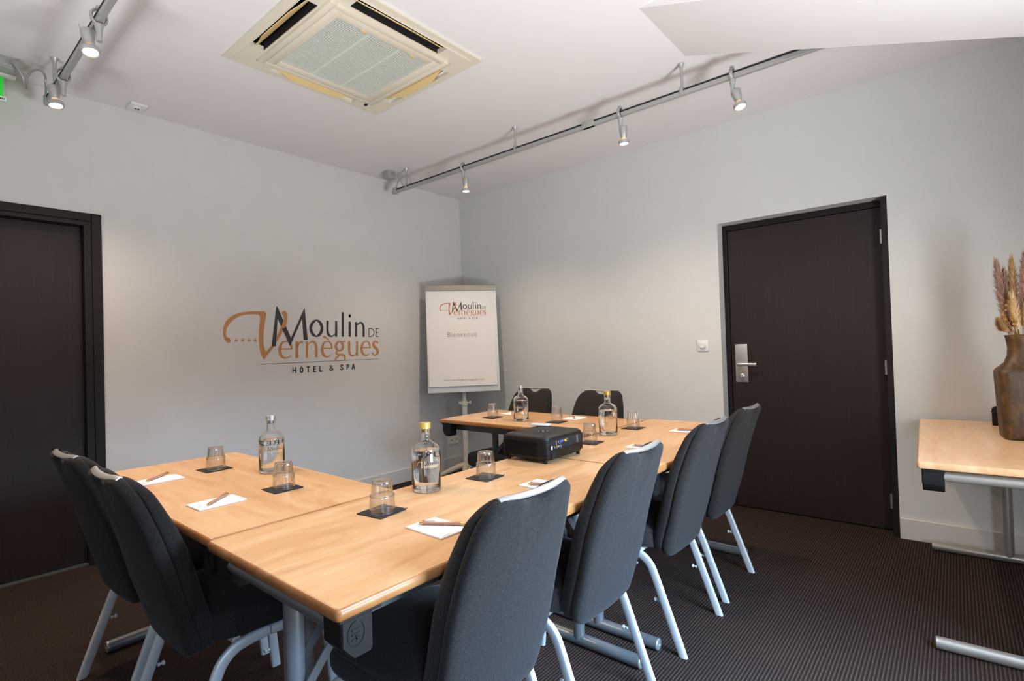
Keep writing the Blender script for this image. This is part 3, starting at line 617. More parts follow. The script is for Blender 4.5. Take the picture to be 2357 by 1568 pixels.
def spot_head(t, tilt_x, tilt_y, off, power=1.0):
    """housing and lamp hung from the stem end, turned by the tilt"""
    mt = Matrix.Translation(off) @ Matrix.Rotation(tilt_y, 4, 'Y') @ Matrix.Rotation(tilt_x, 4, 'X')
    b = bm_(); lathe(b, [(0, 0.012), (0.022, 0.012), (0.0255, 0.008), (0.026, 0.0), (0.0245, -0.02), (0.0185, -0.052), (0.0165, -0.056), (0, -0.056)], 20, mat=mt)
    for k in range(3): lathe(b, [(0.0018, 0), (0, 0.0008)], 6, mat=mt @ Matrix.Translation((0.0, -0.0245 + 0.002 * k, -0.012 - 0.009 * k)) @ Matrix.Rotation(PI / 2, 4, 'X'))
    ob('housing', b, 'silver', t)
    b = bm_(); lathe(b, [(0.0125, -0.054), (0.0125, -0.063), (0.017, -0.069), (0.026, -0.076), (0.0265, -0.078)], 20, mat=mt); ob('lamp_reflector', b, 'bulb_glass', t)
    b = bm_(); lathe(b, [(0.0265, -0.074), (0.034, -0.077), (0.035, -0.082), (0.033, -0.094), (0.030, -0.096), (0.0265, -0.094)], 24, mat=mt); ob('lamp_ring', b, 'silver', t)
    b = bm_(); lathe(b, [(0.0275, -0.090), (0.02, -0.093), (0, -0.094)], 20, mat=mt); ob('lamp_face', b, 'bulb', t)
    l = bpy.data.lights.new('halogen_lamp', 'SPOT'); l.energy = SPOT_POWER * power; l.color = (1.0, 0.80, 0.60); l.spot_size = math.radians(140); l.spot_blend = 0.9; l.shadow_soft_size = 0.028
    lo = bpy.data.objects.new('halogen_lamp', l); COL.objects.link(lo); lo.parent = t
    lo.matrix_local = mt @ Matrix.Translation((0, 0, -0.105))
def wand(t, off):
    b = bm_(); tube(b, [off, (off[0] - 0.012, off[1] - 0.005, off[2] + 0.04)], 0.003, 6); ob('aiming_wand', b, 'clear_bumper', t)
for x, tx, ty, lb in ((1.087, 0.0, 0.0, 'lit silver spotlight on the long track, nearest the room corner'),
                      (2.469, 0.05, 0.0, 'lit silver spotlight on the long track, just past the grey rail connector'),
                      (3.144, -0.08, -0.25, 'lit silver spotlight on the long track, in front of the sloping soffit')):
    t = make_spot(lb); t.location = (x, -1.02, TZ); spot_head(t, tx, ty, (0.012, 0.012, -0.088))
for x, tx, ty, lb in ((0.628, 0.05, -0.18, 'lit silver spotlight beside the cable feed near the exit sign'),
                      (1.315, 0.05, -0.25, 'lit silver spotlight on the track further from the exit sign')):
    t = make_spot(lb); t.location = (x, -3.385, TZ); spot_head(t, tx, ty, (-0.045, -0.030, -0.052), 1.2); wand(t, (-0.068, -0.05, -0.045))
for x, lb in ((2.35, 'added out-of-view spotlight above the near end of the table'), (3.25, 'added out-of-view spotlight at the far end of the exit sign track')):  # two lamps added beyond the view to light the near tabletops
    t = make_spot(lb); t.location = (x, -3.385, TZ); spot_head(t, 0.1, -0.1, (-0.045, -0.030, -0.052), 0.5)

# ------------------------------------------------------------------ folding tables
TH = 0.74
def rounded_rect(hx, hy, r, n=5):
    P = []
    for cx, cy, a0 in ((hx - r, hy - r, 0), (-hx + r, hy - r, PI / 2), (-hx + r, -hy + r, PI), (hx - r, -hy + r, 3 * PI / 2)):
        for k in range(n + 1):
            a = a0 + PI / 2 * k / n; P.append((cx + r * math.cos(a), cy + r * math.sin(a)))
    return P
def make_table(name, label, cx, cy, L, Wd, rz, wood='beech', edge='beech_edge', group=None, frame='tube', inset=(0.075, 0.075)):
    t = thing(name, label, 'table', (cx, cy, 0), rz, group)
    hx, hy, th, ew = L / 2, Wd / 2, 0.026, 0.006
    b = bm_(); prism(b, rounded_rect(hx - ew, hy - ew, 0.006), 'z', TH - th + 0.001, TH); ob('tabletop', b, wood, t, 30)
    b = bm_(); prof = []
    for k in range(9):
        a = -PI / 2 + PI * k / 8; prof.append((ew * math.cos(a) ** 0.8 if math.cos(a) > 1e-6 else 0.0, TH - th / 2 - 0.0004 + (th / 2 - 0.0002) * math.sin(a)))
    rings = []
    for d, z in prof:
        rings.append([b.verts.new((x, y, z)) for x, y in rounded_rect(hx - ew + d, hy - ew + d, 0.006 + d)])
    n = len(rings[0])
    for r0, r1 in zip(rings, rings[1:]):
        for k in range(n): b.faces.new((r0[k], r0[(k + 1) % n], r1[(k + 1) % n], r1[k]))
    for k in range(n): b.faces.new((rings[-1][k], rings[-1][(k + 1) % n], rings[0][(k + 1) % n], rings[0][k]))
    ob('edge_band', b, edge, t, 60)
    zt = TH - th
    for sy in (-1, 1):
        b = bm_(); bx(b, -hx + 0.09, hx - 0.09, sy * (hy - 0.088) - 0.011, sy * (hy - 0.088) + 0.011, zt - 0.052, zt, 0.004); ob('apron_rail', b, 'rail_grey', t)
    for sx in (-1, 1):
        for sy in (-1, 1):
            b = bm_(); ox, oy = sx * (hx - 0.055), sy * (hy - 0.05)
            prof = [(-0.036, zt), (0.036, zt), (0.036, zt - 0.062), (0.010, zt - 0.092), (-0.030, zt - 0.092), (-0.036, zt - 0.085)]
            prism(b, [(ox + sx * p[0], p[1]) for p in prof], 'y', oy - 0.034, oy + 0.034)
            es = [e for e in b.edges]; bmesh.ops.bevel(b, geom=es, offset=0.003, segments=1, affect='EDGES')
            bx(b, ox - 0.058, ox + 0.042 if sx > 0 else ox + 0.058, oy - 0.036, oy + 0.036, zt - 0.012, zt - 0.0005, 0.002, 1) if sx > 0 else bx(b, ox - 0.042, ox + 0.058, oy - 0.036, oy + 0.036, zt - 0.012, zt - 0.0005, 0.002, 1)
            blk = ob('corner_block', b, 'black_plastic', t, 30)
            b = bm_(); mt = Matrix.Translation((ox + sx * 0.004, oy + sy * 0.0342, zt - 0.042)) @ Matrix.Rotation(-sy * PI / 2, 4, 'X') @ Matrix.Rotation(PI / 2, 4, 'Z')
            tube(b, [mt @ Vector((0.025 * math.cos(a), 0.019 * math.sin(a), 0)) for a in [2 * PI * k / 20 for k in range(21)]], 0.0013, 5, cap=False)
            for k in range(3): bx(b, -0.012 + k * 0.009, -0.008 + k * 0.009, -0.010, 0.010, -0.001, 0.0015, mat=mt)
            bx(b, -0.015, -0.002, -0.0015, 0.0015, -0.001, 0.0015, mat=mt)
            ob('embossed_oval', b, 'black_plastic', blk)
    for sx in (-1, 1):
        b = bm_(); xe = sx * (hx - 0.040)
        tube(b, [(xe, -hy + 0.08, zt - 0.028), (xe, hy - 0.08, zt - 0.028)], 0.0205, 16); ob('end_rail', b, frame, t)
        xc = sx * (hx - inset[0 if sx < 0 else 1])
        b = bm_(); tube(b, [(xc, 0, 0.03), (xc, 0, zt - 0.022)], 0.0235, 18)
        tube(b, [(xc, -0.06, zt - 0.024), (xc, 0.06, zt - 0.024)], 0.024, 14)
        lg = ob('leg', b, frame, t)
        b = bm_(); tube(b, [(xc, -hy + 0.042, 0.024), (xc, hy - 0.042, 0.024)], 0.0235, 18); ob('foot_bar', b, frame, lg)
        for sy in (-1, 1):
            b = bm_(); lathe(b, [(0.0235, 0), (0.0235, 0.004), (0.020, 0.007), (0.007, 0.007), (0.006, 0.005), (0, 0.005)], 12, mat=Matrix.Translation((xc, sy * (hy - 0.042), 0.024)) @ Matrix.Rotation(-sy * PI / 2, 4, 'X')); ob('end_cap', b, 'alu', lg)
        b = bm_()
        d = -sx
        for yy in (-0.034, 0.034):
            A = Vector((xc + d * 0.0, yy, 0.43)); Bv = Vector((xc + d * 0.10, yy, 0.55)); C = Vector((xc + d * 0.235, yy * 0.8, zt - 0.01))
            bar = [(1, 0.18), (-1, 0.18), (-1, -0.18), (1, -0.18)]
            tube(b, [A, Bv], 0.011, prof=bar, up=(0.7, 0, -0.7)); tube(b, [Bv + Vector((-d * 0.012, 0.004, -0.014)), C], 0.010, prof=bar, up=(0.7, 0, -0.7))
            lathe(b, [(0.010, -0.004), (0.010, 0.004), (0.004, 0.006), (0, 0.006)], 12, mat=Matrix.Translation(A) @ Matrix.Rotation(PI / 2, 4, 'X'))
        bx(b, min(xc, xc + d * 0.012) - 0.0, max(xc, xc + d * 0.012), -0.036, 0.036, 0.424, 0.436)
        bx(b, xc + d * 0.235 - 0.02, xc + d * 0.235 + 0.02, -0.04, 0.04, zt - 0.014, zt, 0.002)
        ob('folding_brace', b, 'rail_grey', lg)
    return t
G = 'beech folding tables set out in a U'
make_table('folding_table', 'beech folding table at the near corner of the U, carrying the big gold-capped bottle', (2.477 + 3.108) / 2, (-3.432 - 2.068) / 2, 1.362, 0.628, PI / 2, group=G)
make_table('folding_table', 'beech folding table under the projector at the far corner of the U', (2.477 + 3.108) / 2, (-2.0665 - 0.755) / 2, 1.3115, 0.628, PI / 2, group=G)
make_table('folding_table', 'beech folding table of the U reaching towards the lettered wall', (1.170 + 2.475) / 2, (-3.426 - 2.812) / 2, 1.303, 0.606, 0, group=G)
make_table('folding_table', 'beech folding table of the U reaching towards the flipchart', (1.186 + 2.475) / 2, (-1.442 - 0.812) / 2, 1.287, 0.626, 0, group=G, inset=(0.25, 0.075))
make_table('side_table', 'pale beech folding side table standing end-on to the wall under the wooden vase', 4.222, -0.714, 1.361, 0.72, PI / 2 + 0.036, 'beech_pale', 'beech_edge_pale', frame='tube_light')

# ------------------------------------------------------------------ chairs
PROF = [(0.34, 0.052), (0.36, 0.047), (0.40, 0.041), (0.45, 0.027), (0.50, 0.011), (0.55, -0.003), (0.65, -0.027), (0.75, -0.057), (0.85, -0.091), (0.905, -0.118), (0.95, -0.140)]
def yspine(z):
    for (a, p), (c, q) in zip(PROF, PROF[1:]):
        if z <= c: return p + (q - p) * (z - a) / (c - a)
    return PROF[-1][1]
HALF = [(a_ * 0.885, z_) for a_, z_ in [(0.0, 0.360), (0.08, 0.3605), (0.145, 0.362), (0.178, 0.369), (0.197, 0.388), (0.205, 0.425), (0.210, 0.50), (0.211, 0.60), (0.207, 0.68), (0.199, 0.76), (0.188, 0.82), (0.173, 0.867), (0.156, 0.894), (0.133, 0.907), (0.100, 0.909), (0.070, 0.907), (0.053, 0.898), (0.035, 0.888), (0.018, 0.883), (0.0, 0.882)]]
HP = [(p.x, p.y) for p in smooth_path([(a, c, 0) for a, c in HALF], 3)]
OUT = HP + [(-a, c) for a, c in reversed(HP[1:-1])]
def make_chair(label):
    t = thing('banquet_chair', label, 'chair', (0, 0, 0), 0, 'charcoal banquet chairs around the tables')
    def pl(sg):
        def f(s, z, d):
            tp = 1.0 if sg < 0 else 1.0 - 0.5 * max(0.0, min(1.0, (z - 0.66) / 0.25)) ** 1.3
            return (s, yspine(z) + 0.30 * s * s + sg * d * tp * 0.95, z + sg * d * tp * 0.25 - (0.010 * max(0.0, min(1.0, (z - 0.84) / 0.06)) if sg > 0 else 0))
        return f
    b = bm_(); pillow(b, OUT, [(0.972, 0.0005), (0.996, 0.004), (1.0, 0.012), (1.0, 0.026), (0.985, 0.039), (0.945, 0.048), (0.85, 0.053), (0.5, 0.056), (0.2, 0.057)], (0, 0.62), pl(1)); bc = ob('back_cushion', b, 'fabric', t, 60)
    b = bm_(); pillow(b, OUT, [(0.972, 0.0005), (0.995, 0.004), (1.0, 0.009), (0.998, 0.018), (0.985, 0.027), (0.95, 0.033), (0.85, 0.036), (0.45, 0.038), (0.2, 0.038)], (0, 0.62), pl(-1)); ob('backrest_shell', b, 'fabric', t, 60)
    # metal hand grip bridging the notch
    b = bm_(); n = 14; pts = []
    for i in range(n + 1):
        s = -0.119 + 0.238 * i / n; a = abs(s) / 0.119
        pts.append((s, yspine(0.905) + 0.30 * s * s - 0.010 - 0.009 * (1 - a * a), 0.910 - 0.004 * (1 - a * a) - (0.002 if a > 0.97 else 0)))
    wdt = [0.0065 + 0.0035 * math.sin(PI * (0.12 + 0.76 * i / n)) for i in range(n + 1)]
    rows = [[(p[0], p[1] - w * 0.95, p[2] - w * 0.35 - 0.002), (p[0], p[1] + w * 0.2, p[2] + 0.002), (p[0], p[1] + w * 0.95, p[2] + 0.001)] for p, w in zip(pts, wdt)]
    up = [[b.verts.new(c) for c in r] for r in rows]; dn = [[b.verts.new((c[0], c[1] + 0.001, c[2] - 0.0035)) for c in r] for r in rows]
    for i in range(n):
        for j in (0, 1):
            b.faces.new((up[i][j], up[i][j + 1], up[i + 1][j + 1], up[i + 1][j])); b.faces.new((dn[i][j], dn[i + 1][j], dn[i + 1][j + 1], dn[i][j + 1]))
        for j in (0, 2): b.faces.new((up[i][j], up[i + 1][j], dn[i + 1][j], dn[i][j]))
    for i in (0, n):
        for j in (0, 1): b.faces.new((up[i][j], up[i][j + 1], dn[i][j + 1], dn[i][j]))
    ob('hand_grip', b, 'alu', t, 50)
    # seat: rounded, two layers with a seam
    SO = []
    for k in range(48):
        a = 2 * PI * k / 48; c, s_ = math.cos(a), math.sin(a); e = 0.42
        u = math.copysign(abs(c) ** e, c); v = math.copysign(abs(s_) ** e, s_)
        hw = 0.215 + 0.012 * v; SO.append((u * hw, 0.265 + v * 0.205 + 0.012 * (1 - u * u) * (1 if v > 0 else 0)))
    pz = lambda u, v, d: (u, v, 0.388 + d)
    b = bm_(); pillow(b, SO, [(0.93, 0.0), (0.985, 0.004), (1.0, 0.012), (1.0, 0.050), (0.992, 0.058), (0.982, 0.061), (0.992, 0.064), (0.985, 0.073), (0.95, 0.081), (0.85, 0.086), (0.5, 0.090), (0.2, 0.091)], (0, 0.26), pz); ob('seat', b, 'fabric', t, 60)
    b = bm_()
    for y in (0.14, 0.38): bx(b, -0.195, 0.195, y - 0.012, y + 0.012, 0.372, 0.389, 0.002, 1)
    bx(b, -0.012, 0.012, 0.13, 0.39, 0.374, 0.388)
    ob('seat_frame', b, 'leg', t)
    ov = [(math.copysign(abs(math.cos(x)) ** 0.55, math.cos(x)) * 1.0, math.copysign(abs(math.sin(x)) ** 0.55, math.sin(x)) * 0.56) for x in [2 * PI * k / 16 for k in range(16)]]
    for sx in (-1, 1):
        X = sx * 0.204
        for pts, bumpers in (([(X, 0.232, 0.376), (X, 0.17, 0.372), (X, 0.128, 0.362), (X, 0.094, 0.335), (X, 0.072, 0.292), (X, 0.030, 0.18), (X, -0.037, 0.0)], ((0.047, 0.195),)),
                             ([(X, 0.236, 0.374), (X, 0.35, 0.372), (X, 0.392, 0.360), (X, 0.418, 0.330), (X, 0.430, 0.285), (X, 0.447, 0.15), (X, 0.462, 0.0)], ((0.432, 0.19), (0.446, 0.075)))):
            P = smooth_path(pts, 5); b = bm_()
            # orient the long side of the oval in the plane of the bend
            rings = []
            for i, p in enumerate(P):
                T = (P[min(i + 1, len(P) - 1)] - P[max(i - 1, 0)]).normalized(); B = Vector((1, 0, 0)); N = T.cross(B).normalized()
                if i == len(P) - 1: N = Vector((0, 1, 0)) if N.y > 0 else Vector((0, -1, 0))
                sc = 0.86 if i == 0 else 1.0
                rings.append([b.verts.new(p + (N * c + B * s_) * 0.0168 * sc) for c, s_ in ov])
            for r0, r1 in zip(rings, rings[1:]):
                for k in range(16): b.faces.new((r0[k], r0[(k + 1) % 16], r1[(k + 1) % 16], r1[k]))
            b.faces.new(rings[0]); b.faces.new(list(reversed(rings[-1])))
            lg = ob('leg', b, 'leg', t, 50)
            for by, bz in bumpers:
                b = bm_(); d = 1 if by < 0.2 else -1
                lathe(b, [(0, 0), (0.006, 0), (0.006, 0.006), (0.0035, 0.009), (0.0035, 0.012), (0.0075, 0.014), (0.0075, 0.020), (0, 0.022)], 10, mat=Matrix.Translation((X - sx * 0.004, by + d * 0.010, bz)) @ Matrix.Rotation(-d * PI / 2, 4, 'X')); ob('stacking_bumper', b, 'clear_bumper', lg)
    return t
LB = ['charcoal fabric chair nearest the camera, tucked under the near corner of the table',
      'charcoal fabric chair second along the outer side of the table, blue-grey lit back',
      'charcoal fabric chair third along the outer table side, overlapping the last one',
      'charcoal fabric chair last along the outer table side, in front of the dark door']
c0 = make_chair(LB[0])
DXC = 3.128
spots = [(DXC + 0.016, -3.020, PI / 2 - 0.02), (DXC, -2.440, PI / 2), (DXC, -1.775, PI / 2), (DXC - 0.016, -1.228, PI / 2)]
c0.location = (spots[0][0], spots[0][1], 0); c0.rotation_euler = (0, 0, spots[0][2])
for (x, y, r), l in zip(spots[1:], LB[1:]): dup(c0, (x, y, 0), r, l)
b3_ = dup(c0, (2.135, -3.446, 0), 0.01, 'charcoal fabric chair at the lettered-wall table, closer to the table seam')
b4_ = dup(c0, (1.600, -3.446, 0), 0.05, 'charcoal fabric chair at the lettered-wall table, closer to the dark framed door')
b1_ = dup(c0, (1.465, -0.790, 0), PI, 'charcoal fabric chair behind the back table, by the silver-capped bottle near the flipchart')
b2_ = dup(c0, (2.072, -0.790, 0), PI + 0.04, 'charcoal fabric chair between back table and wall, behind the gold-capped bottle')

for o in (b1_, b2_, b3_, b4_): o.scale = (1.07, 1, 1)

# ------------------------------------------------------------------ flipchart in the room corner
FY = math.radians(49)
t = thing('flipchart', 'white flipchart easel with welcome page standing in the room corner', 'flipchart', (0.445, -0.445, 0), FY)
# local x = along the board, local -y = towards the room
TL = Matrix.Translation((0, -0.030, 0.83)) @ Matrix.Rotation(math.radians(-6.5), 4, 'X')
b = bm_(); bx(b, -0.338, 0.338, -0.008, 0.008, 0.0, 1.01, 0.004, mat=TL); ob('board', b, 'board', t)
b = bm_()
prism(b, [(-0.026, 0.975), (-0.030, 0.990), (-0.030, 1.018), (-0.022, 1.028), (0.016, 1.028), (0.018, 0.975)], 'x', -0.333, 0.333); b.transform(TL); ob('clamp_bar', b, 'flip_bar', t)
b = bm_(); n = 8
PW = 0.322
rows = []
for i in range(n + 1):
    z = 0.058 + (0.985 - 0.058) * i / n; d = -0.0105 - 0.012 * max(0, 1 - i / 2.5) ** 2 * 0.9
    rows.append((z, d))
Av = [[b.verts.new(TL @ Vector((x, d, z))) for x in (-PW - 0.004, PW - 0.012)] for z, d in rows]
Bv = [[b.verts.new(TL @ Vector((x, -0.0085, z + 0.002))) for x in (-PW - 0.004, PW - 0.012)] for z, d in rows]
for i in range(n):
    b.faces.new((Av[i][0], Av[i][1], Av[i + 1][1], Av[i + 1][0])); b.faces.new((Bv[i][0], Bv[i + 1][0], Bv[i + 1][1], Bv[i][1]))
    for j in (0, 1): b.faces.new((Av[i][j], Av[i + 1][j], Bv[i + 1][j], Bv[i][j]))
b.faces.new((Av[0][0], Bv[0][0], Bv[0][1], Av[0][1])); b.faces.new((Av[n][0], Av[n][1], Bv[n][1], Bv[n][0]))
pad = ob('paper_pad', b, 'flip_paper', t)
FS = 0.000333
FP = lambda ox, oz: (lambda x, y, k=1: TL @ Vector((ox + x, -0.0112 - 0.0003 * k, oz + y)))
letters(pad, lambda x, y, k: TL @ Vector((-0.122 + x * FS, -0.0112 - 0.0003 * k, 0.722 + y * FS)), 1.0, ('ink_dark', 'ink_cop2', 'ink_grey'), 3)
ob('welcome_word', text_mesh('Bienvenue', 0.072, place=lambda x, y: TL @ Vector((-0.004 + x * 0.86, -0.0116, 0.525 + y)), spacing=1.12, bold=-0.0008), 'ink_grey', pad)
ob('web_address', text_mesh('www.moulindevernegues.com', 0.030, place=lambda x, y: TL @ Vector((-0.002 + x, -0.0112 - 0.0108 * max(0, 1 - (0.106 + y - 0.058) / 0.29) ** 2, 0.106 + y)), spacing=1.05), 'ink_grey', pad)
b = bm_(); tube(b, [(0.0, 0.03, 0.10), (0, 0.03, 0.72)], 0.026, 16); ob('lower_pole', b, 'flip_pole', t)
b = bm_(); tube(b, [(0, 0.03, 0.70), (0, 0.03, 0.90), (0, 0.075, 1.25)], 0.019, 14); bx(b, -0.08, 0.08, 0.045, 0.07, 1.18, 1.24); ob('upper_pole', b, 'flip_pole', t)
b = bm_(); tube(b, [(0, 0.03, 0.70), (0, 0.03, 0.745)], 0.031, 16); bx(b, -0.055, -0.02, 0.018, 0.042, 0.712, 0.736, 0.004); cl = ob('height_collar', b, 'flip_pole', t)
b = bm_(); lathe(b, [(0, 0), (0.006, 0), (0.006, 0.018), (0.016, 0.020), (0.018, 0.030), (0.014, 0.036), (0, 0.037)], 12, mat=Matrix.Translation((0.026, 0.02, 0.724)) @ Matrix.Rotation(PI / 2, 4, 'Y')); ob('clamp_knob', b, 'flip_pole', cl)
for k in range(5):
    a = math.radians(-100 + 72 * k); r = 0.27 if k not in (1, 2) else 0.26
    b = bm_(); dx, dy = math.cos(a), math.sin(a)
    P = smooth_path([(0.02 * dx, 0.03 + 0.02 * dy, 0.125), (0.08 * dx, 0.03 + 0.08 * dy, 0.118), (0.17 * dx, 0.03 + 0.17 * dy, 0.088), (r * dx, 0.03 + r * dy, 0.050)], 5)
    tube(b, P, 0.022, 10, radii=[0.034 - 0.014 * i / (len(P) - 1) for i in range(len(P))]); lg = ob('leg', b, 'flip_base', t)
    b = bm_(); tube(b, [(r * dx - 0.012 * dy, 0.03 + r * dy + 0.012 * dx, 0.020), (r * dx + 0.012 * dy, 0.03 + r * dy - 0.012 * dx, 0.020)], 0.020, 14); tube(b, [(r * dx, 0.03 + r * dy, 0.02), (r * dx, 0.03 + r * dy, 0.055)], 0.007, 8); ob('caster', b, 'black_plastic', lg)

# ------------------------------------------------------------------ things on the tables
def make_glass(label):
    t = thing('tumbler', label, 'glass', (0, 0, 0), 0, 'upturned tumblers on black napkins')
    def flute(k, r, z):
        amp = 0.0 if (z < 0.012 or r < 0.027) else (0.018 if z < 0.053 else 0.055)
        return 1 - amp * math.sin(PI * ((14 * k) % 1.0))
    outer = [(0.0345, 0.0), (0.0362, 0.001), (0.0362, 0.006), (0.0355, 0.022), (0.0348, 0.040), (0.0345, 0.0445), (0.0335, 0.048), (0.0305, 0.0495), (0.0302, 0.054), (0.0285, 0.076), (0.0275, 0.083), (0.0255, 0.0865), (0.021, 0.0875), (0.019, 0.0865), (0.0, 0.0862)]
    inner = [(0.0, 0.0795), (0.022, 0.0790), (0.0255, 0.076), (0.0272, 0.056), (0.0278, 0.050), (0.031, 0.0455), (0.0325, 0.040), (0.0338, 0.006), (0.0335, 0.001), (0.0345, 0.0)]
    outer = [(r * 1.07, z * 1.09) for r, z in outer]; inner = [(r * 1.07, z * 1.09) for r, z in inner]
    b = bm_(); lathe(b, outer, 84, shape=flute); lathe(b, inner, 42)
    ob('tumbler_body', b, 'tumbler', t, 28)
    for nm, rr_, z, w in (('mouth_rim', 0.0380, 0.0016, 0.0014), ('step_rim', 0.0362, 0.0505, 0.0016), ('base_rim', 0.0268, 0.0932, 0.0016)):
        b = bm_(); n = 44; rg = []
        for k in range(n):
            a = 2 * PI * k / n; rg.append([b.verts.new(((rr_ + w * math.cos(q)) * math.cos(a), (rr_ + w * math.cos(q)) * math.sin(a), z + w * math.sin(q))) for q in [2 * PI * j / 7 for j in range(7)]])
        for k in range(n):
            for j in range(7): b.faces.new((rg[k][j], rg[(k + 1) % n][j], rg[(k + 1) % n][(j + 1) % 7], rg[k][(j + 1) % 7]))
        ob(nm, b, 'rim_glass', t)
    b = bm_()
    for k in range(14):
        a = 2 * PI * k / 14; c, s_ = math.cos(a), math.sin(a)
        tube(b, [(r * c, r * s_, z) for r, z in ((0.0326, 0.054), (0.0322, 0.060), (0.0305, 0.083), (0.0292, 0.091))], 0.0009, 6)
    ob('flute_ridges', b, 'rim_glass', t)['kind'] = 'stuff'
    return t
GP = [(1.540, -3.052, 'upturned glass on a black napkin, nearest the silver-capped bottle at the lettered-wall table'.replace('nearest', 'beyond')),
      (2.122, -3.040, 'upturned glass partly in front of the silver-capped bottle at the lettered-wall table'),
      (2.668, -3.006, 'upturned glass closest to the near table corner, beside the big gold-capped bottle'),
      (2.636, -2.508, 'upturned glass between the big gold-capped bottle and the projector'),
      (1.478, -1.190, 'upturned glass at the flipchart end of the back table'),
      (2.022, -1.172, 'upturned glass in the middle of the back table, between the two bottles'),
      (2.590, -1.690, 'upturned glass directly beside the black projector'),
      (2.562, -1.168, 'upturned glass just beyond the gold-capped bottle, nearest the outer chairs on the back table'.replace(', nearest the outer chairs on the back table', ' of the back table'))]
g0 = make_glass(GP[0][2]); 
NT_ = 0.7432
g0.location = (GP[0][0], GP[0][1], NT_)
for x, y, l in GP[1:]: dup(g0, (x, y, NT_), random.uniform(0, 0.5), l)
def napkin_mesh(seed):
    rnd = random.Random(seed); b = bm_(); n = 12; hx, hy = 0.052, 0.054
    top, bot = [], []
    for i in range(n + 1):
        rt, rb = [], []
        for j in range(n + 1):
            u, v = 2 * i / n - 1, 2 * j / n - 1; e = max(abs(u), abs(v)); z = 0.0012 + 0.0012 * max(0, e - 0.8) / 0.2 * rnd.random() + (0.003 if (u > 0.9 and v > 0.9) else 0)
            jx, jy = (rnd.uniform(-1, 1) * 0.0008 * (e > 0.95) for _ in range(2))
            rt.append(b.verts.new((u * hx + jx, v * hy + jy, z + 0.0012))); rb.append(b.verts.new((u * hx + jx, v * hy + jy, max(0.0003, z - 0.0012))))
        top.append(rt); bot.append(rb)
    for i in range(n):
        for j in range(n):
            b.faces.new((top[i][j], top[i + 1][j], top[i + 1][j + 1], top[i][j + 1])); b.faces.new((bot[i][j], bot[i][j + 1], bot[i + 1][j + 1], bot[i + 1][j]))
        b.faces.new((top[i][0], bot[i][0], bot[i + 1][0], top[i + 1][0])); b.faces.new((top[i][n], top[i + 1][n], bot[i + 1][n], bot[i][n]))
        b.faces.new((top[0][i], top[0][i + 1], bot[0][i + 1], bot[0][i])); b.faces.new((top[n][i], bot[n][i], bot[n][i + 1], top[n][i + 1]))
    return finish(b, 30)
NP = [(1.532, -3.055, 0.05, 'beyond the silver-capped bottle'), (2.120, -3.044, 0.0, 'by the silver-capped bottle'), (2.662, -3.003, 0.12, 'nearest the table corner'), (2.634, -2.512, 0.08, 'between bottle and projector'),
      (1.480, -1.192, -0.05, 'at the flipchart end'), (2.022, -1.175, 0.05, 'mid back table'), (2.596, -1.696, 0.1, 'beside the projector'), (2.566, -1.172, 0.0, 'beyond the gold-capped bottle')]
for k, (x, y, r, w) in enumerate(NP):
    l = 'square black paper napkin under the upturned glass ' + ['at the lettered-wall table, beyond the bottle', 'in front of the silver-capped bottle', 'closest to the near table corner', 'between the big gold-capped bottle and projector', 'at the flipchart end of the back table', 'in the middle of the back table', 'directly beside the black projector', 'just beyond the gold-capped bottle'][k]
    o = ob('paper_napkin', napkin_mesh(k), 'napkin', None, loc=(x, y, TH + 0.0002)); o.rotation_euler = (0, 0, r); tag(o, l, 'napkin', 'black napkins under the glasses')

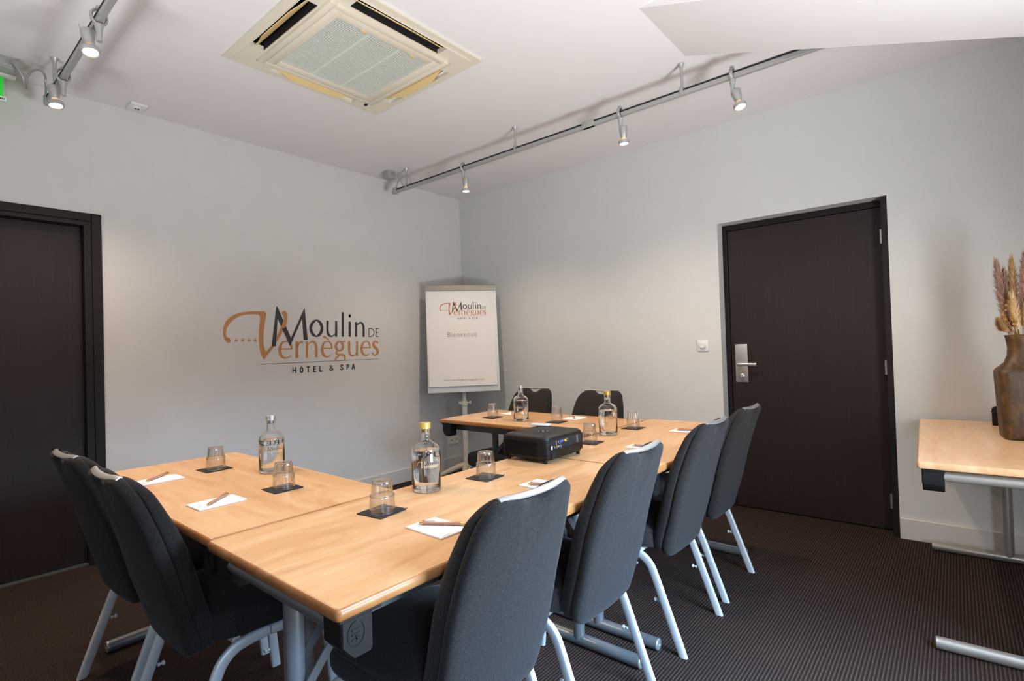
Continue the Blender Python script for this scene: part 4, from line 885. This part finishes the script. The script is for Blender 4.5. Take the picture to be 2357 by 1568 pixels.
# bottles
BR = 0.0505
BPROF = [(0, 0.004), (0.037, 0.0035), (0.041, 0.0), (0.046, 0.0005), (0.0495, 0.004), (BR, 0.009), (BR, 0.130), (0.0503, 0.137), (0.0490, 0.145), (0.0462, 0.152), (0.0415, 0.158), (0.0345, 0.1632), (0.0270, 0.1668), (0.0212, 0.1700), (0.0180, 0.1745), (0.0168, 0.182), (0.0165, 0.211), (0.0178, 0.213), (0.0178, 0.217)]
BIN = [(0.0128, 0.217), (0.0128, 0.182), (0.0140, 0.1738), (0.0190, 0.1675), (0.0255, 0.1636), (0.0330, 0.1596), (0.0393, 0.1546), (0.0433, 0.149), (0.0458, 0.142), (0.0467, 0.135), (0.0468, 0.128), (0.0468, 0.016), (0.044, 0.012), (0.033, 0.0115), (0, 0.0125)]
def make_bottle(label, cap, level, face, front='both'):
    t = thing('water_bottle', label, 'bottle', (0, 0, 0), face, 'glass water bottles on the tables')
    b = bm_(); lathe(b, BPROF + BIN, 40); ob('bottle_glass', b, 'glass', t, 40)
    WPR = [(0, 0.0129), (0.0329, 0.0119), (0.0437, 0.0124), (0.0465, 0.0165), (0.0465, 0.128)]
    if level > 0.137: WPR.append((0.0459, 0.137))
    rl = 0.0465 if level <= 0.128 else (0.0465 - (level - 0.128) / 0.009 * 0.0006 if level <= 0.137 else 0.0459 - (level - 0.137) / 0.009 * 0.0016)
    WPR += [(rl, level), (0, level)]
    b = bm_(); lathe(b, WPR, 40); ob('water', b, 'water', t, 40)
    b = bm_(); lathe(b, [(0, 0.2165), (0.0188, 0.2165), (0.0193, 0.2155), (0.0196, 0.233), (0.0190, 0.2355), (0, 0.236)], 28)
    lathe(b, [(0, 0.203), (0.0118, 0.203), (0.0122, 0.2168), (0, 0.2168)], 18); ob('stopper_cap', b, cap, t, 40)
    k = 0.066 / 1063.0; cyl = lambda x, y, q: (BR + 0.0003 + 0.0001 * q, x, y)
    def cy(a, z, q): 
        r = BR + 0.0003 + 0.0001 * q; th = a / r
        return (r * math.cos(th), r * math.sin(th), z)
    D, O, V, R = logo_bms(1.0, lambda x, y, q: cy((x - 460) * k, 0.084 + y * k, q), n=2)
    for nm, q, mm in (('dark_print', D, 'ink_dark'), ('cream_print', O, 'ink_cream'), ('swash_letter', V, 'ink_cream')): ob(nm, q, mm, t, 0)['kind'] = 'stuff'
    R.free()
    b = bm_()
    rnd = random.Random(3)
    for i in range(11):
        z = 0.074 - i * 0.0042; w = 0.030 * rnd.uniform(0.6, 1.0) * (0.7 if i > 7 else 1)
        ribbon(b, [(-w, 0, 0.0006), (-w / 3, 0, 0.0006), (w / 3, 0, 0.0006), (w, 0, 0.0006)], lambda x, y: cy(PI * BR + x, z + y, 0), n=3)
    ob('fine_print', b, 'ink_grey', t, 0)['kind'] = 'stuff'
    me = text_mesh('PUREZZA', 0.026, spacing=1.12, place=lambda x, y: (x, y, 0), bold=0.0)
    for v in me.vertices: v.co = cy(PI * BR + v.co.x * 0.9, 0.106 + v.co.y, 0)
    ob('back_lettering', me, 'ink_dark', t)
    return t
CAMX, CAMY = 4.0187, -3.9776
for x, y, l, cap, lv, df in ((1.800, -2.930, 'clear water bottle with silver cap at the lettered-wall table', 'cap_silver', 0.137, 0.15),
                         (2.583, -2.757, 'clear water bottle with gold cap beside the near table corner', 'cap_gold', 0.143, 0.25),
                         (1.765, -1.222, 'clear water bottle with silver cap on the back table', 'cap_silver', 0.136, -0.5),
                         (2.545, -1.425, 'clear water bottle with gold cap on the back table', 'cap_gold', 0.132, 2.6)):
    a = math.atan2(CAMY - y, CAMX - x) + df
    t = make_bottle(l, cap, lv, a); t.location = (x, y, TH + 0.0003)

# notepads and pens
def make_pad(label):
    t = thing('notepad', label, 'notepad', (0, 0, 0), 0, 'white notepads laid out on the tables')
    b = bm_()
    for k in range(4): bx(b, -0.0745 + 0.0002 * (k % 2), 0.0745 + 0.0002 * (k % 2), -0.0525, 0.0525, 0.0004 + k * 0.001, 0.0013 + k * 0.001)
    ob('sheets', b, 'paper', t, 0)
    k = 0.034 / 1063.0
    D, O, V, R = logo_bms(1.0, lambda x, y, q: (-0.064 + (260 - y) * k + 0.004, -0.030 + 0.0 + (x + 250) * k * 0.9 - 0.0, 0.00445 + 0.00005 * q), n=1)
    for q in (O, V, R):
        mm = bpy.data.meshes.new('q'); q.to_mesh(mm); q.free(); D.from_mesh(mm); bpy.data.meshes.remove(mm)
    ob('printed_heading', D, 'ink_lgrey', t, 0)['kind'] = 'stuff'
    b = bm_(); 
    for i in range(3): bx(b, 0.066 + 0.002 * i, 0.0668 + 0.002 * i, -0.044, 0.0 - 0.008 * i, 0.0044, 0.0045)
    ob('printed_footer', b, 'ink_lgrey', t, 0)
    return t
def make_pen(label):
    t = thing('ballpoint_pen', label, 'pen', (0, 0, 0), 0, 'rose brown pens lying on the notepads')
    R = Matrix.Rotation(PI / 2, 4, 'Y'); mt = Matrix.Translation((-0.07, 0, 0.0052)) @ R
    b = bm_(); lathe(b, [(0, 0.012), (0.0046, 0.012), (0.005, 0.013), (0.005, 0.118), (0.0046, 0.119), (0, 0.119)], 6, mat=mt); ob('barrel', b, 'pen_body', t, 30)
    b = bm_(); lathe(b, [(0, 0.0), (0.003, 0.0), (0.003, 0.006), (0.0044, 0.007), (0.0044, 0.0125), (0, 0.0125)], 14, mat=mt); ob('push_button', b, 'gold', t)
    b = bm_(); lathe(b, [(0, 0.1185), (0.0046, 0.1185), (0.0038, 0.128), (0.0016, 0.138), (0.0008, 0.141), (0, 0.141)], 14, mat=mt); ob('tip', b, 'gold', t)
    b = bm_(); bx(b, -0.062, -0.024, -0.0018, 0.0018, 0.0118, 0.0128, 0.0004, 1); bx(b, -0.060, -0.055, -0.0018, 0.0018, 0.0098, 0.0122); ob('clip', b, 'pen_body', t)
    return t
PD = [(1.552, -3.270, PI / 2 + 0.03, 1.567, -3.322, 1.475, -3.211, 'at the lettered-wall table, nearest the dark framed door'),
      (2.109, -3.265, PI / 2 + 0.03, 2.152, -3.316, 2.047, -3.201, 'at the lettered-wall table, nearest the table seam'),
      (2.917, -3.006, -0.03, 2.990, -2.947, 2.853, -3.030, 'in front of the chair nearest the camera'),
      (2.897, -2.489, -0.03, 2.975, -2.455, 2.850, -2.528, 'in front of the second chair on the outer side'),
      (2.878, -1.672, 0.0, 2.96, -1.63, 2.825, -1.70, 'in front of the third chair, beyond the projector'),
      (2.866, -1.140, 0.0, 2.95, -1.10, 2.815, -1.165, 'in front of the last chair on the outer side'),
      (1.468, -0.978, -PI / 2 + 0.03, 1.435, -0.925, 1.53, -1.04, 'on the back table behind the silver-capped bottle'),
      (2.030, -0.978, -PI / 2 + 0.03, 1.958, -0.899, 2.078, -1.040, 'on the back table, behind the middle glass')]
p0 = n0 = None
for x, y, r, tx, ty, ux, uy, w in PD:
    lp, ln = 'white notepad ' + w, 'rose brown pen on the notepad ' + w
    if p0 is None:
        p0 = make_pad(lp); n0 = make_pen(ln); P_, Q_ = p0, n0; p0.location = (x, y, TH + 0.0003); p0.rotation_euler = (0, 0, r)
    else:
        P_ = dup(p0, (x, y, TH + 0.0003), r, lp); Q_ = dup(n0, (0, 0, 0), 0, ln)
    Q_.location = ((tx + ux) / 2, (ty + uy) / 2, TH + 0.0051); Q_.rotation_euler = (0, 0, math.atan2(ty - uy, tx - ux))

# projector and its remote
PX0, PX1, PY0, PY1 = 2.470, 2.712, -2.222, -1.935
pc = ((PX0 + PX1) / 2, (PY0 + PY1) / 2); hx, hy = (PX1 - PX0) / 2, (PY1 - PY0) / 2
t = thing('projector', 'black video projector standing on the table seam in the middle of the U', 'projector', (pc[0], pc[1], TH))
t.scale = (1, 1, 1.10)
def rr(hx, hy, r): return rounded_rect(hx, hy, r, 4)
b = bm_(); rings = []
for s, z, r in ((0.93, 0.014, 0.02), (0.965, 0.020, 0.02), (1.0, 0.040, 0.02), (1.0, 0.088, 0.02)):
    rings.append([b.verts.new((x * s, y * s, z)) for x, y in rr(hx, hy, r)])
for r0, r1 in zip(rings, rings[1:]):
    n = len(r0)
    for k in range(n): b.faces.new((r0[k], r0[(k + 1) % n], r1[(k + 1) % n], r1[k]))
b.faces.new(rings[0]); b.faces.new(rings[-1]); ob('body', b, 'projector', t, 30)
b = bm_(); rings = []
for s, z in ((1.003, 0.087), (1.003, 0.092), (0.985, 0.098), (0.93, 0.1035), (0.7, 0.107), (0.3, 0.108)):
    rings.append([b.verts.new((x * s, y * s, z)) for x, y in rr(hx, hy, 0.03)])
for r0, r1 in zip(rings, rings[1:]):
    n = len(r0)
    for k in range(n): b.faces.new((r0[k], r0[(k + 1) % n], r1[(k + 1) % n], r1[k]))
b.faces.new(rings[0]); b.faces.new(rings[-1]); lid = ob('top_cover', b, 'projector', t, 30)
b = bm_()
for k in range(14):
    z = 0.026 + k * 0.0043; bx(b, -hx + 0.016, hx - 0.050, -hy - 0.0035, -hy + 0.004, z, z + 0.0019)
for k in range(6): bx(b, -hx + 0.02 + k * 0.034, -hx + 0.0212 + k * 0.034, -hy - 0.0012, -hy + 0.002, 0.026, 0.086)
v_ = ob('vent_slats', b, 'projector', t); v_['kind'] = 'stuff'
b = bm_(); bx(b, -hx + 0.016, hx - 0.050, -hy - 0.0008, -hy + 0.002, 0.026, 0.0865); ob('vent_well', b, 'dark_void', t)
b = bm_()
for k in range(15):
    z = 0.024 + k * 0.0043
    tube(b, [(hx - 0.050, -hy - 0.001, z), (hx - 0.018, -hy - 0.001, z), (hx - 0.004, -hy + 0.006, z), (hx + 0.001, -hy + 0.020, z)], 0.0013, 5)
    tube(b, [(hx + 0.001, hy - 0.020, z), (hx - 0.004, hy - 0.006, z), (hx - 0.02, hy + 0.001, z)], 0.0013, 5)
    tube(b, [(-hx + 0.016, -hy - 0.001, z), (-hx + 0.006, -hy + 0.004, z), (-hx - 0.001, -hy + 0.02, z)], 0.0013, 5)
v_ = ob('corner_ribs', b, 'projector', t); v_['kind'] = 'stuff'
b = bm_(); bx(b, hx - 0.002, hx + 0.0006, -hy + 0.028, hy - 0.022, 0.049, 0.087); pn = ob('connector_panel', b, 'dark_void', t)
b = bm_(); prism(b, [(hx, 0.045), (hx + 0.004, 0.046), (hx + 0.0035, 0.050), (hx, 0.051)], 'y', -hy + 0.030, hy - 0.026); ob('panel_ledge', b, 'projector', t)
def port(name, y0, y1, z0, z1, mat, d=0.003):
    b = bm_(); bx(b, hx + 0.0004, hx + d, y0, y1, z0, z1, 0.0006, 1); return ob(name, b, mat, pn)
y0 = -hy + 0.034
port('audio_socket', y0 + 0.010, y0 + 0.022, 0.071, 0.083, 'matt_black'); port('serial_socket', y0 + 0.032, y0 + 0.036, 0.066, 0.083, 'ink_grey')
port('screen_socket', y0 + 0.056, y0 + 0.076, 0.073, 0.081, 'blue', 0.005); port('port_screw', y0 + 0.048, y0 + 0.052, 0.073, 0.081, 'alu'); port('port_screw', y0 + 0.080, y0 + 0.083, 0.073, 0.081, 'alu')
b = bm_(); lathe(b, [(0.0045, 0), (0.0045, 0.007), (0.002, 0.007), (0.002, 0.004), (0, 0.004)], 12, mat=Matrix.Translation((hx + 0.0005, y0 + 0.097, 0.077)) @ Matrix.Rotation(PI / 2, 4, 'Y')); ob('video_socket', b, 'yellow', pn)
port('white_label', y0 - 0.002, y0 + 0.008, 0.053, 0.066, 'paper', 0.0015)
for a in (0.020, 0.036, 0.045, 0.052, 0.065): port('port_screw', y0 + a, y0 + a + 0.005, 0.056, 0.063, 'alu')
b = bm_(); 
for a, z, w in ((0.106, 0.080, 0.016), (0.106, 0.071, 0.014), (0.058, 0.068, 0.012), (0.034, 0.0515, 0.014), (0.066, 0.0515, 0.010)): bx(b, hx + 0.0006, hx + 0.001, y0 + a, y0 + a + w, z, z + 0.0016)
yy = hy - 0.062
for z, w in ((0.082, 0.008), (0.078, 0.012), (0.074, 0.010), (0.0685, 0.012)): bx(b, hx + 0.0006, hx + 0.001, yy, yy + w, z, z + 0.0022)
for z in (0.056, 0.0655): bx(b, hx + 0.0006, hx + 0.001, yy, yy + 0.014, z, z + 0.0012)
for a in (0.0, 0.0065, 0.013): bx(b, hx + 0.0006, hx + 0.001, yy + a, yy + a + 0.0012, 0.056, 0.0665)
ob('panel_print', b, 'ink_grey', pn, 0)
b = bm_(); bx(b, hx - 0.004, hx + 0.0022, -hy + 0.038, -hy + 0.062, 0.020, 0.040, 0.0015, 1); pw = ob('power_inlet', b, 'matt_black', t)
b = bm_(); bx(b, hx + 0.001, hx + 0.0025, -hy + 0.042, -hy + 0.056, 0.024, 0.035); ob('inlet_well', b, 'dark_void', pw)
for sx in (-1, 1):
    for sy in (-1, 1):
        b = bm_(); lathe(b, [(0, 0), (0.0075, 0), (0.0085, 0.002), (0.0085, 0.016), (0, 0.018)], 14, mat=Matrix.Translation((sx * (hx - 0.022), sy * (hy - 0.020), 0.0003))); ob('foot', b, 'black_plastic', t)
b = bm_(); bx(b, -0.095, -0.052, -0.10, -0.05, 0.1042, 0.1075, 0.002, 1); bx(b, -0.078, -0.074, -0.10, -0.05, 0.1042, 0.109); ob('focus_slot', b, 'matt_black', lid)
b = bm_(); bx(b, 0.005, 0.055, -0.075, -0.005, 0.1060, 0.1084, 0.002, 1); kp = ob('key_recess', b, 'matt_black', lid)
for i in range(3):
    for j in range(3):
        b = bm_(); lathe(b, [(0.0035, 0.108), (0.0035, 0.1095), (0, 0.11)], 10, mat=Matrix.Translation((0.018 + i * 0.012, -0.058 + j * 0.016, 0))); ob('button', b, 'projector' if (i + j) % 2 else 'ink_grey', kp)
b = bm_(); lathe(b, [(0.034, 0), (0.034, 0.018), (0.028, 0.020), (0.026, 0.006), (0, 0.002)], 24, mat=Matrix.Translation((-hx + 0.006, 0.06, 0.062)) @ Matrix.Rotation(-PI / 2, 4, 'Y')); ob('lens_barrel', b, 'matt_black', t)
b = bm_(); bx(b, 0.060, 0.0605 + 0.004, 0.05, 0.10, 0.1050, 0.1072); ob('maker_mark', b, 'ink_grey', lid, 0)
t = thing('remote_control', 'small white remote control lying on top of the black projector', 'remote', (2.508, -1.985, TH + 0.1192), 0.18)
b = bm_(); bx(b, -0.046, 0.046, -0.018, 0.018, 0.0, 0.0085, 0.003); ob('shell', b, 'white_plastic', t)
for i in range(5):
    for j in (-1, 0, 1):
        b = bm_(); bx(b, -0.034 + i * 0.013, -0.027 + i * 0.013, j * 0.010 - 0.003, j * 0.010 + 0.003, 0.008, 0.0093, 0.0008, 1); ob('button', b, 'ink_lgrey', t)

# ------------------------------------------------------------------ side table: vase with dried grasses, black tray
VX, VY = 4.252, -0.61
t = thing('wooden_vase', 'tall brown wooden square-shouldered vase on the pale side table', 'vase', (VX, VY, TH + 0.0003), 0.1)
def sq(k, r, z):
    w = 1.0 if 0.0 <= z <= 0.31 else max(0, 1 - (z - 0.31) / 0.10); a = 2 * PI * k
    e = 1.0 / max(abs(math.cos(a)), abs(math.sin(a))); e = min(e, 1.25); return 1 + (e - 1) * w
b = bm_(); lathe(b, [(0, 0.0), (0.074, 0.0), (0.082, 0.006), (0.084, 0.02), (0.095, 0.30), (0.094, 0.312), (0.088, 0.322), (0.064, 0.350), (0.053, 0.385), (0.051, 0.42), (0.056, 0.462), (0.060, 0.476), (0.056, 0.478), (0.048, 0.462), (0.043, 0.42), (0.043, 0.36), (0, 0.33)], 64, shape=sq)
ob('vase_body', b, 'vase', t, 45)
def plume(name, label, mat, pts, rad, group, seed, fl=900):
    rnd = random.Random(seed); rad *= 1.3; t = thing(name, label, 'dried grass', (VX, VY, TH), 0, group)
    P = smooth_path([(p[0] - VX, p[1] - VY, p[2] - TH) for p in pts], 8)
    b = bm_(); tube(b, P, 0.0016, 5); ob('stem', b, 'plume_tan', t)
    head = P[int(len(P) * 0.42):]; b = bm_(); nH = len(head)
    rd = lambda u: rad * (math.sin(PI * min(1, 0.12 + 0.86 * u)) ** 0.6)
    tube(b, head, 1.0, 7, radii=[0.55 * rd(i / (nH - 1)) + 0.0008 for i in range(nH)])
    for k in range(fl):
        u = rnd.random(); f = u * (nH - 1); i = min(int(f), nH - 2); p = head[i].lerp(head[i + 1], f - i); T = (head[i + 1] - head[i]).normalized()
        a = rnd.uniform(0, 2 * PI); N = T.orthogonal().normalized(); N = N * math.cos(a) + T.cross(N) * math.sin(a)
        r = rd(u); base = p + N * r * 0.3; tip = p + N * r * rnd.uniform(0.75, 1.35) + T * rnd.uniform(0.012, 0.034); s = T.cross(N) * 0.0013
        b.faces.new([b.verts.new(base - s), b.verts.new(base + s), b.verts.new((base + tip) / 2 + s * 1.1 + N * 0.001), b.verts.new(tip)])
    h_ = ob('seed_head', b, mat, t, 0); h_['kind'] = 'stuff'
    return t
zb, zm = TH + 0.36, TH + 0.48
PG = 'dried pampas stems in the wooden vase'
for k, (lb, mt, tx, ty, tz, bx_, r_) in enumerate((
    ('mauve pampas plume at the outer edge of the vase bunch, tallest there', 'plume_mauve', -0.075, 0.02, 1.565, -0.04, 0.020),
    ('tan pampas plume between the mauve ones in the wooden vase', 'plume_tan', -0.022, 0.03, 1.570, -0.02, 0.018),
    ('thin mauve pampas plume leaning behind the cream plume in the vase', 'plume_mauve', -0.048, 0.03, 1.520, -0.03, 0.015),
    ('pale cream pampas plume standing at the front of the vase bunch', 'plume_cream', -0.030, -0.035, 1.395, -0.008, 0.017),
    ('tall mauve pampas plume in the middle of the vase bunch', 'plume_mauve', 0.020, 0.0, 1.580, 0.005, 0.021),
    ('cream pampas plume leaning over the vase rim', 'plume_cream', 0.014, -0.03, 1.335, 0.012, 0.014),
    ('short tan hare-tail plume at the outer edge of the vase bunch', 'plume_tan', -0.072, -0.02, 1.280, -0.042, 0.018),
    ('short mauve plume low over the vase rim', 'plume_mauve', -0.058, 0.0, 1.275, -0.035, 0.014),
    ('mauve pampas plume on the hidden side of the vase bunch', 'plume_mauve', 0.055, 0.02, 1.53, 0.03, 0.022))):
    plume('pampas_plume', lb, mt, [(VX + bx_ * 0.4, VY, zb), (VX + bx_, VY + ty * 0.5, zm), (VX + bx_ + (tx - bx_) * 0.55, VY + ty * 0.8, zm + (tz - zm) * 0.5), (VX + tx, VY + ty, tz)], r_, PG, k)
t = thing('dried_berry_sprig', 'dried sprig with small round tan berries beside the cream plume in the vase', 'dried flower', (VX, VY, TH))
b = bm_(); rnd = random.Random(4); tips = []
for k in range(7):
    ex, ey, ez = -0.062 + 0.008 * k + rnd.uniform(-.004, .004), -0.03 + rnd.uniform(-0.012, 0.012), rnd.uniform(0.52, 0.64)
    tube(b, smooth_path([(-0.012, 0, 0.37), (-0.022 + 0.002 * k, -0.015, 0.47), (ex, ey, ez)], 5), 0.0013, 5); tips.append((ex, ey, ez))
ob('stem', b, 'berry', t)
for e in tips:
    for q in range(2):
        b = bm_(); r = 0.0065; p = (e[0] + rnd.uniform(-.008, .008), e[1] + rnd.uniform(-.008, .008), e[2] - 0.022 * q + 0.004)
        lathe(b, [(0, -r), (r * 0.7, -r * 0.7), (r, 0), (r * 0.7, r * 0.7), (0, r)], 10, mat=Matrix.Translation(p)); ob('berry', b, 'berry', t)
t = thing('desk_tray', 'small open black plastic box on the side table, behind the wooden vase', 'box', (4.235, -0.16, TH + 0.0003), -0.15)
b = bm_(); w, h = 0.075, 0.092
for x0, x1, y0, y1 in ((-w, -w + 0.006, -0.055, 0.055), (w - 0.006, w, -0.055, 0.055), (-w, w, -0.055, -0.049), (-w, w, 0.049, 0.055)): bx(b, x0, x1, y0, y1, 0.0, h, 0.001, 1)
bx(b, -w, w, -0.055, 0.055, 0, 0.006); ob('shell', b, 'black_plastic', t)
b = bm_(); bx(b, -w + 0.0, -w + 0.150, -0.058, -0.054, 0.070, 0.078, 0.001, 1); bx(b, -w - 0.003, -w + 0.001, -0.055, 0.055, 0.070, 0.078, 0.001, 1); bx(b, -w + 0.02, -w + 0.05, -0.058, -0.054, 0.02, 0.045, 0.001, 1); ob('rim_band', b, 'matt_black', t)
